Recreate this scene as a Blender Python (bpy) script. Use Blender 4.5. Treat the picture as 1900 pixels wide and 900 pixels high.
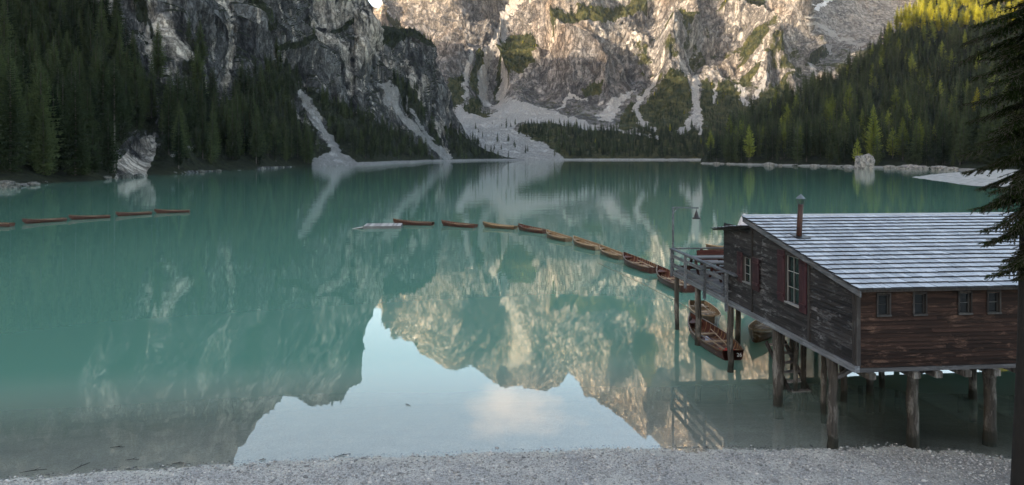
import bpy, math, random
import numpy as np
from mathutils import Vector, Matrix
random.seed(7)
RNG = np.random.default_rng(11)
for o in list(bpy.data.objects): bpy.data.objects.remove(o)
S = bpy.context.scene
COL = S.collection

# ------------------------------------------------------------------ camera, sky, sun, exposure
F, CX, HY, CH = 1267.0, 950.0, 288.0, 8.0      # lens in photo pixels, centre column, horizon row, eye height above the lake
cam = bpy.data.cameras.new('camera'); co = bpy.data.objects.new('camera', cam); COL.objects.link(co)
cam.sensor_width = 36; cam.lens = 36 * F / 1900; cam.shift_y = -(450 - HY) / 1900
cam.clip_start = 0.1; cam.clip_end = 20000
co.location = (0, 0, CH); co.rotation_euler = (math.pi / 2, 0, 0)
S.camera = co
SUN_EL = math.radians(12.5)
SUN_AZ = (-1.0, -0.80)
n_ = math.hypot(*SUN_AZ)
SD = Vector((SUN_AZ[0] / n_ * math.cos(SUN_EL), SUN_AZ[1] / n_ * math.cos(SUN_EL), math.sin(SUN_EL)))
W = bpy.data.worlds.new('World'); S.world = W; W.use_nodes = True
nt = W.node_tree; nt.nodes.clear()
out = nt.nodes.new('ShaderNodeOutputWorld'); bg = nt.nodes.new('ShaderNodeBackground')
sky = nt.nodes.new('ShaderNodeTexSky'); sky.sky_type = 'NISHITA'; sky.sun_disc = False
sky.sun_elevation = SUN_EL; sky.sun_rotation = math.atan2(SD.x, SD.y); sky.altitude = 1500; sky.dust_density = 3.0; sky.ozone_density = 0.45; sky.air_density = 0.9
bg.inputs[1].default_value = 0.15
# a few clouds in the sky itself, by direction
tc = nt.nodes.new('ShaderNodeTexCoord')
sep = nt.nodes.new('ShaderNodeSeparateXYZ'); nt.links.new(tc.outputs['Generated'], sep.inputs[0])
noi = nt.nodes.new('ShaderNodeTexNoise'); noi.inputs['Scale'].default_value = 9.0; noi.inputs['Detail'].default_value = 7
noi.inputs['Roughness'].default_value = 0.58
mp = nt.nodes.new('ShaderNodeMapping'); mp.inputs['Scale'].default_value = (1.0, 1.0, 2.2)
nt.links.new(tc.outputs['Generated'], mp.inputs[0]); nt.links.new(mp.outputs[0], noi.inputs['Vector'])
dot = nt.nodes.new('ShaderNodeVectorMath'); dot.operation = 'DISTANCE'
cd = Vector(((962 - CX) / F, 1, 466 / F)).normalized()
mp2 = nt.nodes.new('ShaderNodeMapping'); mp2.inputs['Scale'].default_value = (1.0, 1.0, 1.9)
nt.links.new(tc.outputs['Generated'], mp2.inputs[0]); nt.links.new(mp2.outputs[0], dot.inputs[0])
dot.inputs[1].default_value = (cd.x, cd.y, cd.z * 1.9)
mr = nt.nodes.new('ShaderNodeMapRange'); mr.inputs[1].default_value = 0.16; mr.inputs[2].default_value = 0.02
mr.inputs[3].default_value = 0.0; mr.inputs[4].default_value = 0.50
nt.links.new(dot.outputs['Value'], mr.inputs[0])
add = nt.nodes.new('ShaderNodeMath'); add.operation = 'ADD'
nt.links.new(noi.outputs[0], add.inputs[0]); nt.links.new(mr.outputs[0], add.inputs[1])
mr2 = nt.nodes.new('ShaderNodeMapRange'); mr2.inputs[1].default_value = 0.83; mr2.inputs[2].default_value = 1.12
mr2.inputs[3].default_value = 0.0; mr2.inputs[4].default_value = 0.7
nt.links.new(add.outputs[0], mr2.inputs[0])
mx = nt.nodes.new('ShaderNodeMix'); mx.data_type = 'RGBA'
tint = nt.nodes.new('ShaderNodeMix'); tint.data_type = 'RGBA'; tint.blend_type = 'MULTIPLY'; tint.inputs[0].default_value = 1
nt.links.new(sky.outputs[0], tint.inputs[6]); tint.inputs[7].default_value = (1.22, 1.03, .83, 1)
nt.links.new(mr2.outputs[0], mx.inputs[0]); nt.links.new(tint.outputs[2], mx.inputs[6])
mx.inputs[7].default_value = (4.3, 3.7, 3.3, 1)
nt.links.new(mx.outputs[2], bg.inputs[0]); nt.links.new(bg.outputs[0], out.inputs[0])
sl = bpy.data.lights.new('sun', 'SUN'); sl.energy = 2.6; sl.angle = math.radians(0.5); sl.color = (1.0, 0.80, 0.57)
so = bpy.data.objects.new('sun', sl); COL.objects.link(so); so.rotation_euler = SD.to_track_quat('Z', 'Y').to_euler()
so.location = (-50, -40, 60)
HAZE = 0.000025
S.render.engine = 'CYCLES'
S.view_settings.view_transform = 'Standard'; S.view_settings.look = 'None'; S.view_settings.gamma = 1
S.view_settings.exposure = 2.4
S.cycles.max_bounces = 6; S.cycles.transparent_max_bounces = 16

# ------------------------------------------------------------------ small helpers
def P(x, y, Y):
    """world point seen at photo column x, row y, at depth Y"""
    return ((x - CX) / F * Y, Y, CH - (y - HY) / F * Y)
def PW(x, y, z=0.0):
    """point of the horizontal plane at height z seen at column x, row y"""
    Y = (CH - z) * F / (y - HY)
    return ((x - CX) / F * Y, Y, z)

class G:
    """tiny node graph helper"""
    def __init__(s, name):
        s.m = bpy.data.materials.new(name); s.m.use_nodes = True; s.t = s.m.node_tree; s.t.nodes.clear()
        s.o = s.t.nodes.new('ShaderNodeOutputMaterial')
    def n(s, kind, **k):
        nd = s.t.nodes.new('ShaderNode' + kind)
        for a, b in k.items():
            if a.startswith('i_'):
                key = a[2:]; key = int(key) if key.isdigit() else key.replace('_', ' ')
                s.put(nd.inputs[key], b)
            else: setattr(nd, a, b)
        return nd
    def put(s, sock, v):
        if isinstance(v, bpy.types.NodeSocket): s.t.links.new(v, sock)
        elif isinstance(v, bpy.types.Node): s.t.links.new(v.outputs[0], sock)
        else:
            if isinstance(v, tuple) and len(v) == 3 and len(sock.default_value) == 4: v = v + (1,)
            sock.default_value = v
    def attr(s, name): return s.n('Attribute', attribute_name=name).outputs['Fac']
    def pos(s): return s.n('NewGeometry').outputs['Position']
    def obj(s): return s.n('TexCoord').outputs['Object']
    def mapv(s, v, scale=(1, 1, 1), loc=(0, 0, 0)): return s.n('Mapping', i_Vector=v, i_Scale=scale, i_Location=loc).outputs[0]
    def noise(s, v, scale, detail=6, rough=.55, dist=0.0):
        return s.n('TexNoise', i_Vector=v, i_Scale=scale, i_Detail=detail, i_Roughness=rough, i_Distortion=dist).outputs[0]
    def ramp(s, v, a, b, lo=0.0, hi=1.0):
        return s.n('MapRange', i_0=v, i_1=a, i_2=b, i_3=lo, i_4=hi).outputs[0]
    def mix(s, f, a, b, blend='MIX'):
        nd = s.n('Mix', data_type='RGBA', blend_type=blend); s.put(nd.inputs[0], f); s.put(nd.inputs[6], a); s.put(nd.inputs[7], b)
        return nd.outputs[2]
    def math(s, op, a, b=0.0): return s.n('Math', operation=op, i_0=a, i_1=b).outputs[0]
    def bump(s, h, strength=.5, dist=.1, normal=None):
        nd = s.n('Bump', i_Height=h, i_Strength=strength, i_Distance=dist)
        if normal is not None: s.put(nd.inputs['Normal'], normal)
        return nd.outputs[0]
    def bsdf(s, col, rough=.8, nrm=None, spec=.3, **k):
        b = s.n('BsdfPrincipled'); s.put(b.inputs['Base Color'], col); s.put(b.inputs['Roughness'], rough)
        s.put(b.inputs['Specular IOR Level'], spec)
        if nrm is not None: s.put(b.inputs['Normal'], nrm)
        for a, v in k.items(): s.put(b.inputs[a.replace('_', ' ')], v)
        s.put(s.o.inputs[0], b); return s.m

def mesh_np(name, V, Fc, mats=(), smooth=False, attrs=None, mi=None):
    """mesh from numpy arrays; Fc (n,3) or (n,4)"""
    me = bpy.data.meshes.new(name); V = np.asarray(V, dtype=np.float32); Fc = np.asarray(Fc, dtype=np.int32)
    k = Fc.shape[1]; n = len(Fc)
    me.vertices.add(len(V)); me.vertices.foreach_set('co', V.ravel())
    me.loops.add(n * k); me.loops.foreach_set('vertex_index', Fc.ravel())
    me.polygons.add(n); me.polygons.foreach_set('loop_start', np.arange(0, n * k, k, dtype=np.int32))
    me.polygons.foreach_set('loop_total', np.full(n, k, dtype=np.int32))
    if mi is not None: me.polygons.foreach_set('material_index', np.asarray(mi, dtype=np.int32))
    me.polygons.foreach_set('use_smooth', np.full(n, smooth))
    for m in mats: me.materials.append(m)
    for a, v in (attrs or {}).items():
        at = me.attributes.new(a, 'FLOAT', 'POINT'); at.data.foreach_set('value', np.asarray(v, dtype=np.float32).ravel())
    me.update(calc_edges=True); me.validate(); return me

def link(name, me, parent=None, label=None, cat=None, group=None, kind=None):
    o = bpy.data.objects.new(name, me); COL.objects.link(o)
    if parent is not None: o.parent = parent
    return tag(o, label, cat, group, kind)
def tag(o, label=None, cat=None, group=None, kind=None):
    for k, v in (('label', label), ('category', cat), ('group', group), ('kind', kind)):
        if v: o[k] = v
    return o
def thing(name, label, cat, loc=(0, 0, 0), rz=0.0, group=None):
    o = link(name, None, None, label, cat, group); o.location = loc; o.rotation_euler = (0, 0, rz)
    o.empty_display_size = .3; return o

class MB:
    """collects shapes into one mesh; every shape gets its own random 'tint'"""
    def __init__(s): s.v = []; s.f = []; s.t = []; s.m = []; s.sm = []
    def add(s, vs, fs, mi=0, tint=None, smooth=False):
        b = len(s.v); s.v += [tuple(p) for p in vs]; t = random.random() if tint is None else tint
        for i, f in enumerate(fs):
            s.f.append([b + j for j in f]); s.t.append(t); s.m.append(mi[i] if isinstance(mi, (list, tuple)) else mi); s.sm.append(smooth)
    def box(s, x0, x1, y0, y1, z0, z1, mi=0, tint=None):
        vs = [(x, y, z) for z in (z0, z1) for y in (y0, y1) for x in (x0, x1)]
        s.add(vs, [(0, 2, 3, 1), (4, 5, 7, 6), (0, 1, 5, 4), (2, 6, 7, 3), (0, 4, 6, 2), (1, 3, 7, 5)], mi, tint)
    def hexa(s, vs, mi=0, tint=None):   # 8 corners, bottom ring then top ring
        s.add(vs, [(3, 2, 1, 0), (4, 5, 6, 7), (0, 1, 5, 4), (1, 2, 6, 5), (2, 3, 7, 6), (3, 0, 4, 7)], mi, tint)
    def beam(s, a, b, w, h, up=(0, 0, 1), mi=0, tint=None):
        a = Vector(a); b = Vector(b); d = (b - a).normalized(); up = Vector(up)
        if abs(d.dot(up)) > .99: up = Vector((1, 0, 0))
        r = d.cross(up).normalized(); u = r.cross(d).normalized()
        vs = []
        for p in (a, b):
            for i, j in ((-1, -1), (1, -1), (1, 1), (-1, 1)): vs.append(p + r * (i * w / 2) + u * (j * h / 2))
        s.hexa(vs, mi, tint)
    def tube(s, pts, rs, n=8, mi=0, tint=None, cap=True, wob=0.0):
        pts = [Vector(p) for p in pts]; vs = []
        if not isinstance(rs, (list, tuple)): rs = [rs] * len(pts)
        ref = Vector((0, 0, 1)) if abs((pts[-1] - pts[0]).normalized().z) < .9 else Vector((1, 0, 0))
        for i, p in enumerate(pts):
            d = (pts[min(i + 1, len(pts) - 1)] - pts[max(i - 1, 0)]).normalized()
            a = d.cross(ref).normalized(); b = d.cross(a)
            for k in range(n):
                t = 2 * math.pi * k / n; r = rs[i] * (1 + wob * random.uniform(-1, 1))
                vs.append(p + a * (r * math.cos(t)) + b * (r * math.sin(t)))
        fs = [(i * n + k, i * n + (k + 1) % n, (i + 1) * n + (k + 1) % n, (i + 1) * n + k) for i in range(len(pts) - 1) for k in range(n)]
        s.add(vs, fs, mi, tint, smooth=True)
        if cap:
            b = len(s.v) - len(vs); L = len(pts) - 1
            s.f.append([b + k for k in range(n)][::-1]); s.f.append([b + L * n + k for k in range(n)])
            for _ in (0, 1): s.t.append(s.t[-1]); s.m.append(mi); s.sm.append(False)
    def mesh(s, name, *mats):
        me = bpy.data.meshes.new(name); me.from_pydata(s.v, [], s.f)
        for m in mats: me.materials.append(m)
        me.polygons.foreach_set('material_index', s.m); me.polygons.foreach_set('use_smooth', s.sm)
        a = me.attributes.new('tint', 'FLOAT', 'FACE'); a.data.foreach_set('value', s.t)
        me.update(); return me
    def link(s, name, mats, parent=None, **k):
        if not isinstance(mats, (list, tuple)): mats = [mats]
        return link(name, s.mesh(name, *mats), parent, **k)

# ------------------------------------------------------------------ noise
def _h(ix, iy, iz, seed):
    h = (ix.astype(np.int64) * 374761393 + iy.astype(np.int64) * 668265263 + iz.astype(np.int64) * 2147483647 + seed * 974711) & 0xffffffff
    h = ((h ^ (h >> 13)) * 1274126177) & 0xffffffff; h = ((h ^ (h >> 16)) * 2246822519) & 0xffffffff
    return (h ^ (h >> 15)) & 0xffffffff
_g = np.array([(1,1,0),(-1,1,0),(1,-1,0),(-1,-1,0),(1,0,1),(-1,0,1),(1,0,-1),(-1,0,-1),(0,1,1),(0,-1,1),(0,1,-1),(0,-1,-1),(1,1,0),(-1,1,0),(0,-1,1),(0,-1,-1)], dtype=np.float64)
def perlin(x, y, z, seed=0):
    ix, iy, iz = np.floor(x), np.floor(y), np.floor(z); fx, fy, fz = x - ix, y - iy, z - iz
    u, v, w = [t * t * t * (t * (t * 6 - 15) + 10) for t in (fx, fy, fz)]
    r = 0
    for a in (0, 1):
        for b in (0, 1):
            for c in (0, 1):
                g = _g[_h(ix + a, iy + b, iz + c, seed) & 15]
                d = g[..., 0] * (fx - a) + g[..., 1] * (fy - b) + g[..., 2] * (fz - c)
                r = r + d * (u if a else 1 - u) * (v if b else 1 - v) * (w if c else 1 - w)
    return r
def fbm(p, scale, octs=5, seed=0, ridged=False, gain=.5, st=(1, 1, 1)):
    x, y, z = p[..., 0] / scale * st[0], p[..., 1] / scale * st[1], p[..., 2] / scale * st[2]
    r = 0; a = 1; tot = 0
    for k in range(octs):
        n = perlin(x, y, z, seed + k * 17)
        r = r + a * ((1 - 2 * np.abs(n) * 1.6) if ridged else n * 1.6); tot += a
        a *= gain; x = x * 2.03 + 5.1; y = y * 2.03 + 1.7; z = z * 2.03 + 9.2
    return r / tot
def sstep(a, b, x): t = np.clip((x - a) / (b - a), 0, 1); return t * t * (3 - 2 * t)
def inpoly(x, y, poly):
    r = np.zeros(x.shape, bool); n = len(poly); j = n - 1
    for i in range(n):
        xi, yi = poly[i]; xj, yj = poly[j]
        if yi != yj: r ^= ((yi > y) != (yj > y)) & (x < (xj - xi) * (y - yi) / (yj - yi) + xi)
        j = i
    return r
def dline(x, y, pts):
    d = np.full(x.shape, 1e9)
    for (ax, ay), (bx, by) in zip(pts[:-1], pts[1:]):
        dx, dy = bx - ax, by - ay; t = np.clip(((x - ax) * dx + (y - ay) * dy) / (dx * dx + dy * dy), 0, 1)
        d = np.minimum(d, np.hypot(x - ax - t * dx, y - ay - t * dy))
    return d

# ------------------------------------------------------------------ materials
def rock_mat(name, dark, mid, pale, veg1, veg2, scree, sc=1.0, warm=(.30, .22, .15), layk=.75, warmk=.55):
    g = G(name); p = g.pos()
    st = g.noise(g.mapv(p, (1, 1, .22)), .035 * sc, 9, .62, .6)
    st2 = g.noise(g.mapv(p, (1, 1, .12), (31, 7, 3)), .11 * sc, 7, .6, .3)
    big = g.noise(p, .008 * sc, 5, .6)
    fine = g.noise(p, .45 * sc, 8, .7)
    lay = g.noise(g.mapv(p, (.15, .15, 1.6)), .12 * sc, 5, .6, 1.0)
    c = g.mix(g.ramp(st, .36, .56), dark, mid)
    pm = g.math('ADD', g.attr('pale'), g.ramp(st2, .54, .63, 0, .9))
    pm = g.math('MULTIPLY', pm, g.ramp(st, .40, .56))
    pm = g.n('Clamp', i_0=pm).outputs[0]
    c = g.mix(pm, c, pale)
    c = g.mix(g.ramp(big, .52, .68, 0, warmk), c, warm)
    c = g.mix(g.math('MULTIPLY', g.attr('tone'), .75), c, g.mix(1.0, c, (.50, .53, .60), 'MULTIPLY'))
    c = g.mix(layk, c, g.mix(g.ramp(lay, .38, .62), (.55, .56, .6), (1.2, 1.2, 1.2)), 'MULTIPLY')
    c = g.mix(.8, c, g.mix(g.ramp(fine, .3, .7), (.5, .5, .5), (1.4, 1.4, 1.4)), 'MULTIPLY')
    c1 = g.math('ABSOLUTE', g.math('SUBTRACT', g.noise(g.mapv(p, (1, 1, .38), (9, 2, 4)), .030 * sc, 8, .62, .8), .5))
    c2 = g.math('ABSOLUTE', g.math('SUBTRACT', g.noise(g.mapv(p, (1, 1, .5), (2, 8, 1)), .10 * sc, 7, .65, .6), .5))
    crk = g.math('MULTIPLY', g.ramp(c1, .0, .045, .38, 1.0), g.ramp(c2, .0, .05, .5, 1.0))
    c = g.mix(1.0, c, g.n('CombineColor', i_0=crk, i_1=crk, i_2=crk).outputs[0], 'MULTIPLY')
    vn = g.noise(p, .09 * sc, 8, .7)
    vc = g.mix(g.ramp(vn, .38, .62), veg1, veg2)
    vm = g.ramp(g.math('ADD', g.attr('veg'), g.math('MULTIPLY', g.math('SUBTRACT', g.noise(p, .12 * sc, 8, .75), .5), 1.6)), .42, .6)
    c = g.mix(vm, c, vc)
    sm = g.ramp(g.math('ADD', g.attr('scree'), g.math('MULTIPLY', g.math('SUBTRACT', g.noise(g.mapv(p, (1, .45, 1)), .11 * sc, 8, .75), .5), 2.2)), .40, .62)
    scc = g.mix(.6, scree, g.mix(g.ramp(fine, .35, .65), (.42, .42, .44), (1.2, 1.2, 1.2)), 'MULTIPLY')
    c = g.mix(sm, c, scc)
    nm = g.ramp(g.math('ADD', g.attr('snow'), g.math('MULTIPLY', g.math('SUBTRACT', g.noise(p, .05 * sc, 8, .75), .5), 2.2)), .45, .55)
    c = g.mix(nm, c, (.78, .79, .82))
    h = g.math('ADD', g.math('ADD', g.math('MULTIPLY', fine, .6), st2), g.math('ADD', g.math('MULTIPLY', lay, .5), g.math('MULTIPLY', crk, .8)))
    return g.bsdf(c, .95, g.bump(h, 1.0, 5.0 / sc), .1)
M_rockA = rock_mat('cliff_rock_grey', (.034, .035, .039), (.165, .168, .173), (.62, .56, .49), (.014, .02, .013), (.035, .042, .022), (.34, .335, .33), 1.6, layk=.3, warmk=.15)
M_rockB = rock_mat('limestone_warm', (.17, .165, .165), (.37, .345, .32), (.60, .55, .49), (.03, .04, .018), (.095, .092, .035), (.47, .455, .435), .7, (.32, .23, .16), .25)
M_rockC = rock_mat('forest_floor', (.05, .05, .04), (.09, .09, .07), (.3, .28, .25), (.012, .018, .010), (.03, .04, .018), (.40, .39, .37), 2.0)

g = G('gravel'); p = g.pos()
vo = g.n('TexVoronoi', i_Vector=p, i_Scale=34.0); vo2 = g.n('TexVoronoi', i_Vector=g.mapv(p, (1, 1, 1), (3, 5, 1)), i_Scale=11.0)
c = g.mix(g.n('SeparateColor', i_0=vo.outputs['Color']).outputs[0], (.27, .262, .25), (.62, .60, .57))
c = g.mix(g.ramp(g.n('SeparateColor', i_0=vo2.outputs['Color']).outputs[1], .82, .9, 0, .8), c, (.48, .46, .43))
c = g.mix(.9, c, g.mix(g.ramp(g.noise(p, .9, 7, .65), .35, .65), (.70, .70, .72), (1.15, 1.13, 1.08)), 'MULTIPLY')
c = g.mix(g.math('MULTIPLY', g.attr('painted_shade'), .55), c, (.10, .10, .10))  # shade of house and tree painted into the gravel on the right
wet = g.attr('wet')
c = g.mix(wet, c, g.mix(.45, c, (.62, .60, .50)))
M_gravel = g.bsdf(c, .9, g.bump(g.math('MULTIPLY', vo.outputs['Distance'], -1.0), .9, .03), .2)

g = G('pebble'); M_pebble = g.bsdf(g.mix(g.attr('tint'), (.20, .195, .185), (.62, .59, .55)), .85, None, .25)

g = G('lake_water'); p = g.pos()
n1 = g.noise(g.mapv(p, (.55, 1.6, 1)), .9, 3, .5); n2 = g.noise(g.mapv(p, (.35, 1.3, 1), (4, 9, 0)), .13, 3, .5)
rip = g.attr('ripple')
hgt = g.math('ADD', g.math('MULTIPLY', n1, .35), n2)
nb = g.n('Bump', i_Height=g.math('MULTIPLY', hgt, rip), i_Strength=1.0, i_Distance=.05).outputs[0]
fr = g.n('Fresnel', i_IOR=1.33, i_Normal=nb).outputs[0]
gl = g.n('BsdfGlossy', i_Roughness=.012, i_Normal=nb, i_Color=(.97, .98, .97))
cl = g.noise(p, .02, 3, .5)
body = g.n('BsdfDiffuse', i_Color=g.mix(g.n('MapRange', interpolation_type='SMOOTHSTEP', i_0=g.attr('depth'), i_1=-.25, i_2=2.3).outputs[0], (.30, .345, .285), g.mix(g.ramp(cl, .35, .65), (.105, .245, .185), (.135, .285, .215))))
tr = g.n('BsdfTransparent', i_Color=(.97, .99, .96))
dep = g.attr('depth')
tur = g.n('Clamp', i_0=g.math('MULTIPLY', 1.25, g.math('SUBTRACT', 1.0, g.math('POWER', 2.71828, g.math('MULTIPLY', dep, -1.1))))).outputs[0]
und = g.n('MixShader'); g.put(und.inputs[0], tur); g.put(und.inputs[1], tr); g.put(und.inputs[2], body)
ms = g.n('MixShader'); g.put(ms.inputs[0], g.ramp(fr, 0, .95, .10, 1.0)); g.put(ms.inputs[1], und); g.put(ms.inputs[2], gl)
g.put(g.o.inputs[0], ms); M_water = g.m

def leaf_mat(name, a, b, trans=.25):
    g = G(name); oi = g.n('ObjectInfo').outputs['Random']
    c = g.mix(g.noise(g.obj(), 7.0, 4, .7), a, b)
    c = g.mix(1.0, c, g.mix(oi, (.45, .5, .52), (2.0, 1.85, 1.5)), 'MULTIPLY')
    d = g.n('BsdfDiffuse', i_Color=c); t = g.n('BsdfTranslucent', i_Color=c)
    m = g.n('MixShader'); g.put(m.inputs[0], trans); g.put(m.inputs[1], d); g.put(m.inputs[2], t); g.put(g.o.inputs[0], m); return g.m
M_spruce = leaf_mat('spruce_needles', (.021, .035, .021), (.072, .098, .052))
M_larch = leaf_mat('larch_needles', (.07, .10, .032), (.20, .24, .06))
M_sunlarch = leaf_mat('sun_tinted_larch_needles', (.14, .155, .022), (.38, .38, .045))  # larch with yellow sunlight painted in; also serves the single pale larch
M_near = leaf_mat('near_spruce_needles', (.012, .024, .010), (.045, .072, .02), .3)
M_darkbark = None
g = G('bark'); p = g.obj()
M_bark = g.bsdf(g.mix(g.noise(g.mapv(p, (1, 1, .3)), 14, 6, .7), (.045, .04, .035), (.16, .145, .13)), .95, g.bump(g.noise(g.mapv(p, (1, 1, .25)), 20, 6, .7), .7, .03), .1)

def wood_mat(name, a, b, axis=(1, .06, 1), sc=14, wear=(.42, .46, .52), wearamt=.5, rough=.8, spec=.2):
    """weathered planks: grain stretched along one axis, worn patches"""
    g = G(name); p = g.obj(); t = g.attr('tint')
    p2 = g.n('VectorMath', operation='ADD'); g.put(p2.inputs[0], p); cb = g.n('CombineXYZ'); 
    for i in (0, 1, 2): g.put(cb.inputs[i], g.math('MULTIPLY', t, 17.0 + 5 * i))
    g.put(p2.inputs[1], cb); q = p2.outputs[0]
    gr = g.noise(g.mapv(q, axis), sc, 8, .7, .4)
    c = g.mix(g.ramp(gr, .3, .7), a, b)
    c = g.mix(1.0, c, g.mix(t, (.55, .55, .55), (1.35, 1.33, 1.3)), 'MULTIPLY')
    w = g.math('MULTIPLY', g.ramp(g.noise(g.mapv(q, tuple(.35 * v + .12 for v in axis)), sc * .55, 7, .72, .5), .52, .66), g.ramp(g.noise(p, .9, 4, .6), .40, .62))
    c = g.mix(g.math('MULTIPLY', w, wearamt), c, wear)
    return g.bsdf(c, rough, g.bump(gr, .5, .012), spec)
M_side = wood_mat('weathered_grey_boards', (.010, .010, .011), (.050, .049, .051), (1, .04, 1), 20, (.27, .275, .285), .65)
M_front = wood_mat('weathered_brown_boards', (.008, .006, .005), (.045, .023, .017), (.04, 1, 1), 20, (.17, .10, .07), .85)
M_beam = wood_mat('grey_timber', (.04, .044, .05), (.20, .215, .235), (1, .05, 1), 16, (.42, .46, .5), .5)
M_beamu = wood_mat('grey_timber_cross', (.05, .05, .052), (.20, .20, .205), (.05, 1, 1), 16, (.4, .42, .44), .4)
M_pile = wood_mat('pile_wood', (.022, .02, .018), (.16, .145, .125), (1, 1, .05), 12, (.42, .39, .35), .8)
g = G('pile_wood_wet'); p = g.obj(); sz = g.n('SeparateXYZ', i_0=p).outputs[2]
gr = g.noise(g.mapv(p, (1, 1, .05)), 13, 8, .7, .4); c = g.mix(g.ramp(gr, .3, .7), (.02, .018, .016), (.12, .108, .092))
c = g.mix(g.ramp(g.noise(g.mapv(p, (1, 1, .3), (4, 4, 0)), 4, 6, .7), .5, .62, 0, .8), c, (.26, .245, .22))
wl = g.ramp(g.math('ADD', sz, g.math('MULTIPLY', g.math('SUBTRACT', g.noise(p, 5, 5, .7), .5), .5)), .28, .42, 1, 0)
M_pile = g.bsdf(g.mix(g.math('MULTIPLY', wl, .85), c, (.022, .024, .018)), .85, g.bump(gr, .9, .03), .2)
M_darkwood = wood_mat('dark_timber', (.016, .015, .015), (.06, .055, .052), (1, 1, .08), 14, (.2, .2, .2), .3)
M_edge = wood_mat('shingle_edge', (.015, .016, .019), (.055, .058, .064), (1, 1, 1), 20, (.1, .1, .1), .2)
M_shut = wood_mat('red_brown_shutter', (.028, .010, .013), (.055, .020, .025), (1, 1, .08), 16, (.2, .1, .1), .3, .6)
M_redbench = wood_mat('red_brown_bench', (.035, .013, .011), (.085, .03, .024), (.08, 1, 1), 14, (.3, .2, .17), .4, .6)
M_hullred = wood_mat('varnished_red_hull', (.028, .010, .008), (.072, .024, .017), (.08, 1, 1), 7, (.2, .10, .07), .3, .42, .4)
M_hulltan = wood_mat('varnished_tan_hull', (.045, .027, .016), (.11, .068, .038), (.08, 1, 1), 7, (.28, .20, .13), .35, .42, .4)
M_inred = wood_mat('red_boat_inside', (.07, .026, .02), (.16, .065, .048), (.08, 1, 1), 8, (.42, .28, .2), .4, .5, .3)
M_intan = wood_mat('tan_boat_inside', (.20, .13, .07), (.38, .27, .16), (.08, 1, 1), 8, (.5, .4, .28), .4, .5, .3)
M_oar = wood_mat('pale_wood', (.34, .26, .17), (.55, .44, .31), (.08, 1, 1), 9, (.6, .5, .4), .3, .5)
M_raft = wood_mat('grey_raft_planks', (.25, .235, .23), (.42, .40, .39), (1, .08, 1), 9, (.5, .5, .5), .3)
M_white = wood_mat('white_window_paint', (.22, .225, .22), (.36, .365, .355), (1, 1, .1), 12, (.2, .2, .2), .3, .6)
M_dim = wood_mat('grey_window_frame', (.03, .03, .03), (.075, .075, .072), (1, 1, .1), 12, (.2, .2, .2), .3, .6)
g = G('frosted_shingle'); p = g.obj(); t = g.attr('tint')
c = g.mix(g.ramp(g.noise(g.mapv(p, (1, .12, 1)), 22, 7, .7), .3, .7), (.33, .35, .385), (.53, .555, .595))
c = g.mix(1.0, c, g.mix(t, (.66, .67, .70), (1.12, 1.12, 1.12)), 'MULTIPLY')
c = g.mix(g.ramp(g.noise(p, 1.7, 6, .7), .60, .80, 0, .4), c, (.30, .33, .37))
M_frost = g.bsdf(c, .6, None, .4)
g = G('rusty_pipe'); M_rust = g.bsdf(g.mix(g.ramp(g.noise(g.obj(), 9, 7, .7), .35, .65), (.025, .011, .009), (.07, .027, .018)), .6, None, .4)
g = G('dark_metal'); M_metal = g.bsdf((.03, .03, .032), .45, None, .5, Metallic=.6)
g = G('grey_metal'); M_gmetal = g.bsdf((.16, .17, .18), .4, None, .5, Metallic=.7)
g = G('window_glass'); M_glass = g.bsdf((.014, .016, .017), .10, None, .5)
g = G('white_canvas'); M_canvas = g.bsdf(g.mix(g.noise(g.obj(), 6, 5, .6), (.55, .53, .55), (.75, .73, .75)), .85, None, .1)
g = G('white_paint_number'); M_num = g.bsdf((.7, .7, .7), .6, None, .2)
g = G('red_cushion'); M_red = g.bsdf((.42, .03, .02), .7, None, .2)
g = G('blue_cloth'); M_cloth = g.bsdf((.45, .5, .62), .8, None, .1)

# ------------------------------------------------------------------ shore line of the near beach
_sx = np.array([-60, -30, -12.6, -7.9, -5, -.7, 2, 5.1, 8.6, 10.4, 12.3, 13.5, 30, 60])
_sy = np.array([6, 13.4, 16.75, 17.62, 17.95, 18.35, 18.45, 18.5, 18.5, 18.75, 18.25, 17.7, 15.5, 9])
def shoreY(X):
    b = np.interp(X, _sx, _sy); p = np.stack([X, X * 0, X * 0], -1)
    return b + .10 * fbm(p, 1.6, 4, 3) + .22 * fbm(p, 6.0, 2, 8)
def bedz(X, Y):
    t = Y - shoreY(X); pp = np.stack([X, Y, X * 0], -1)
    lake = -(.085 * t + .014 * np.clip(t, 0, 30) ** 2)
    u = -t; bank = .055 * u + .36 * np.clip(u - 3.2, 0, 14) * sstep(2.5, 7, u) + 0.004 * np.clip(u, 0, 400)
    z = np.where(t > 0, np.maximum(lake, -14), bank)
    return z + .018 * fbm(pp, 1.1, 3, 5) + .05 * fbm(pp, 5.5, 3, 25) * sstep(.4, 3, np.abs(t))

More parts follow.
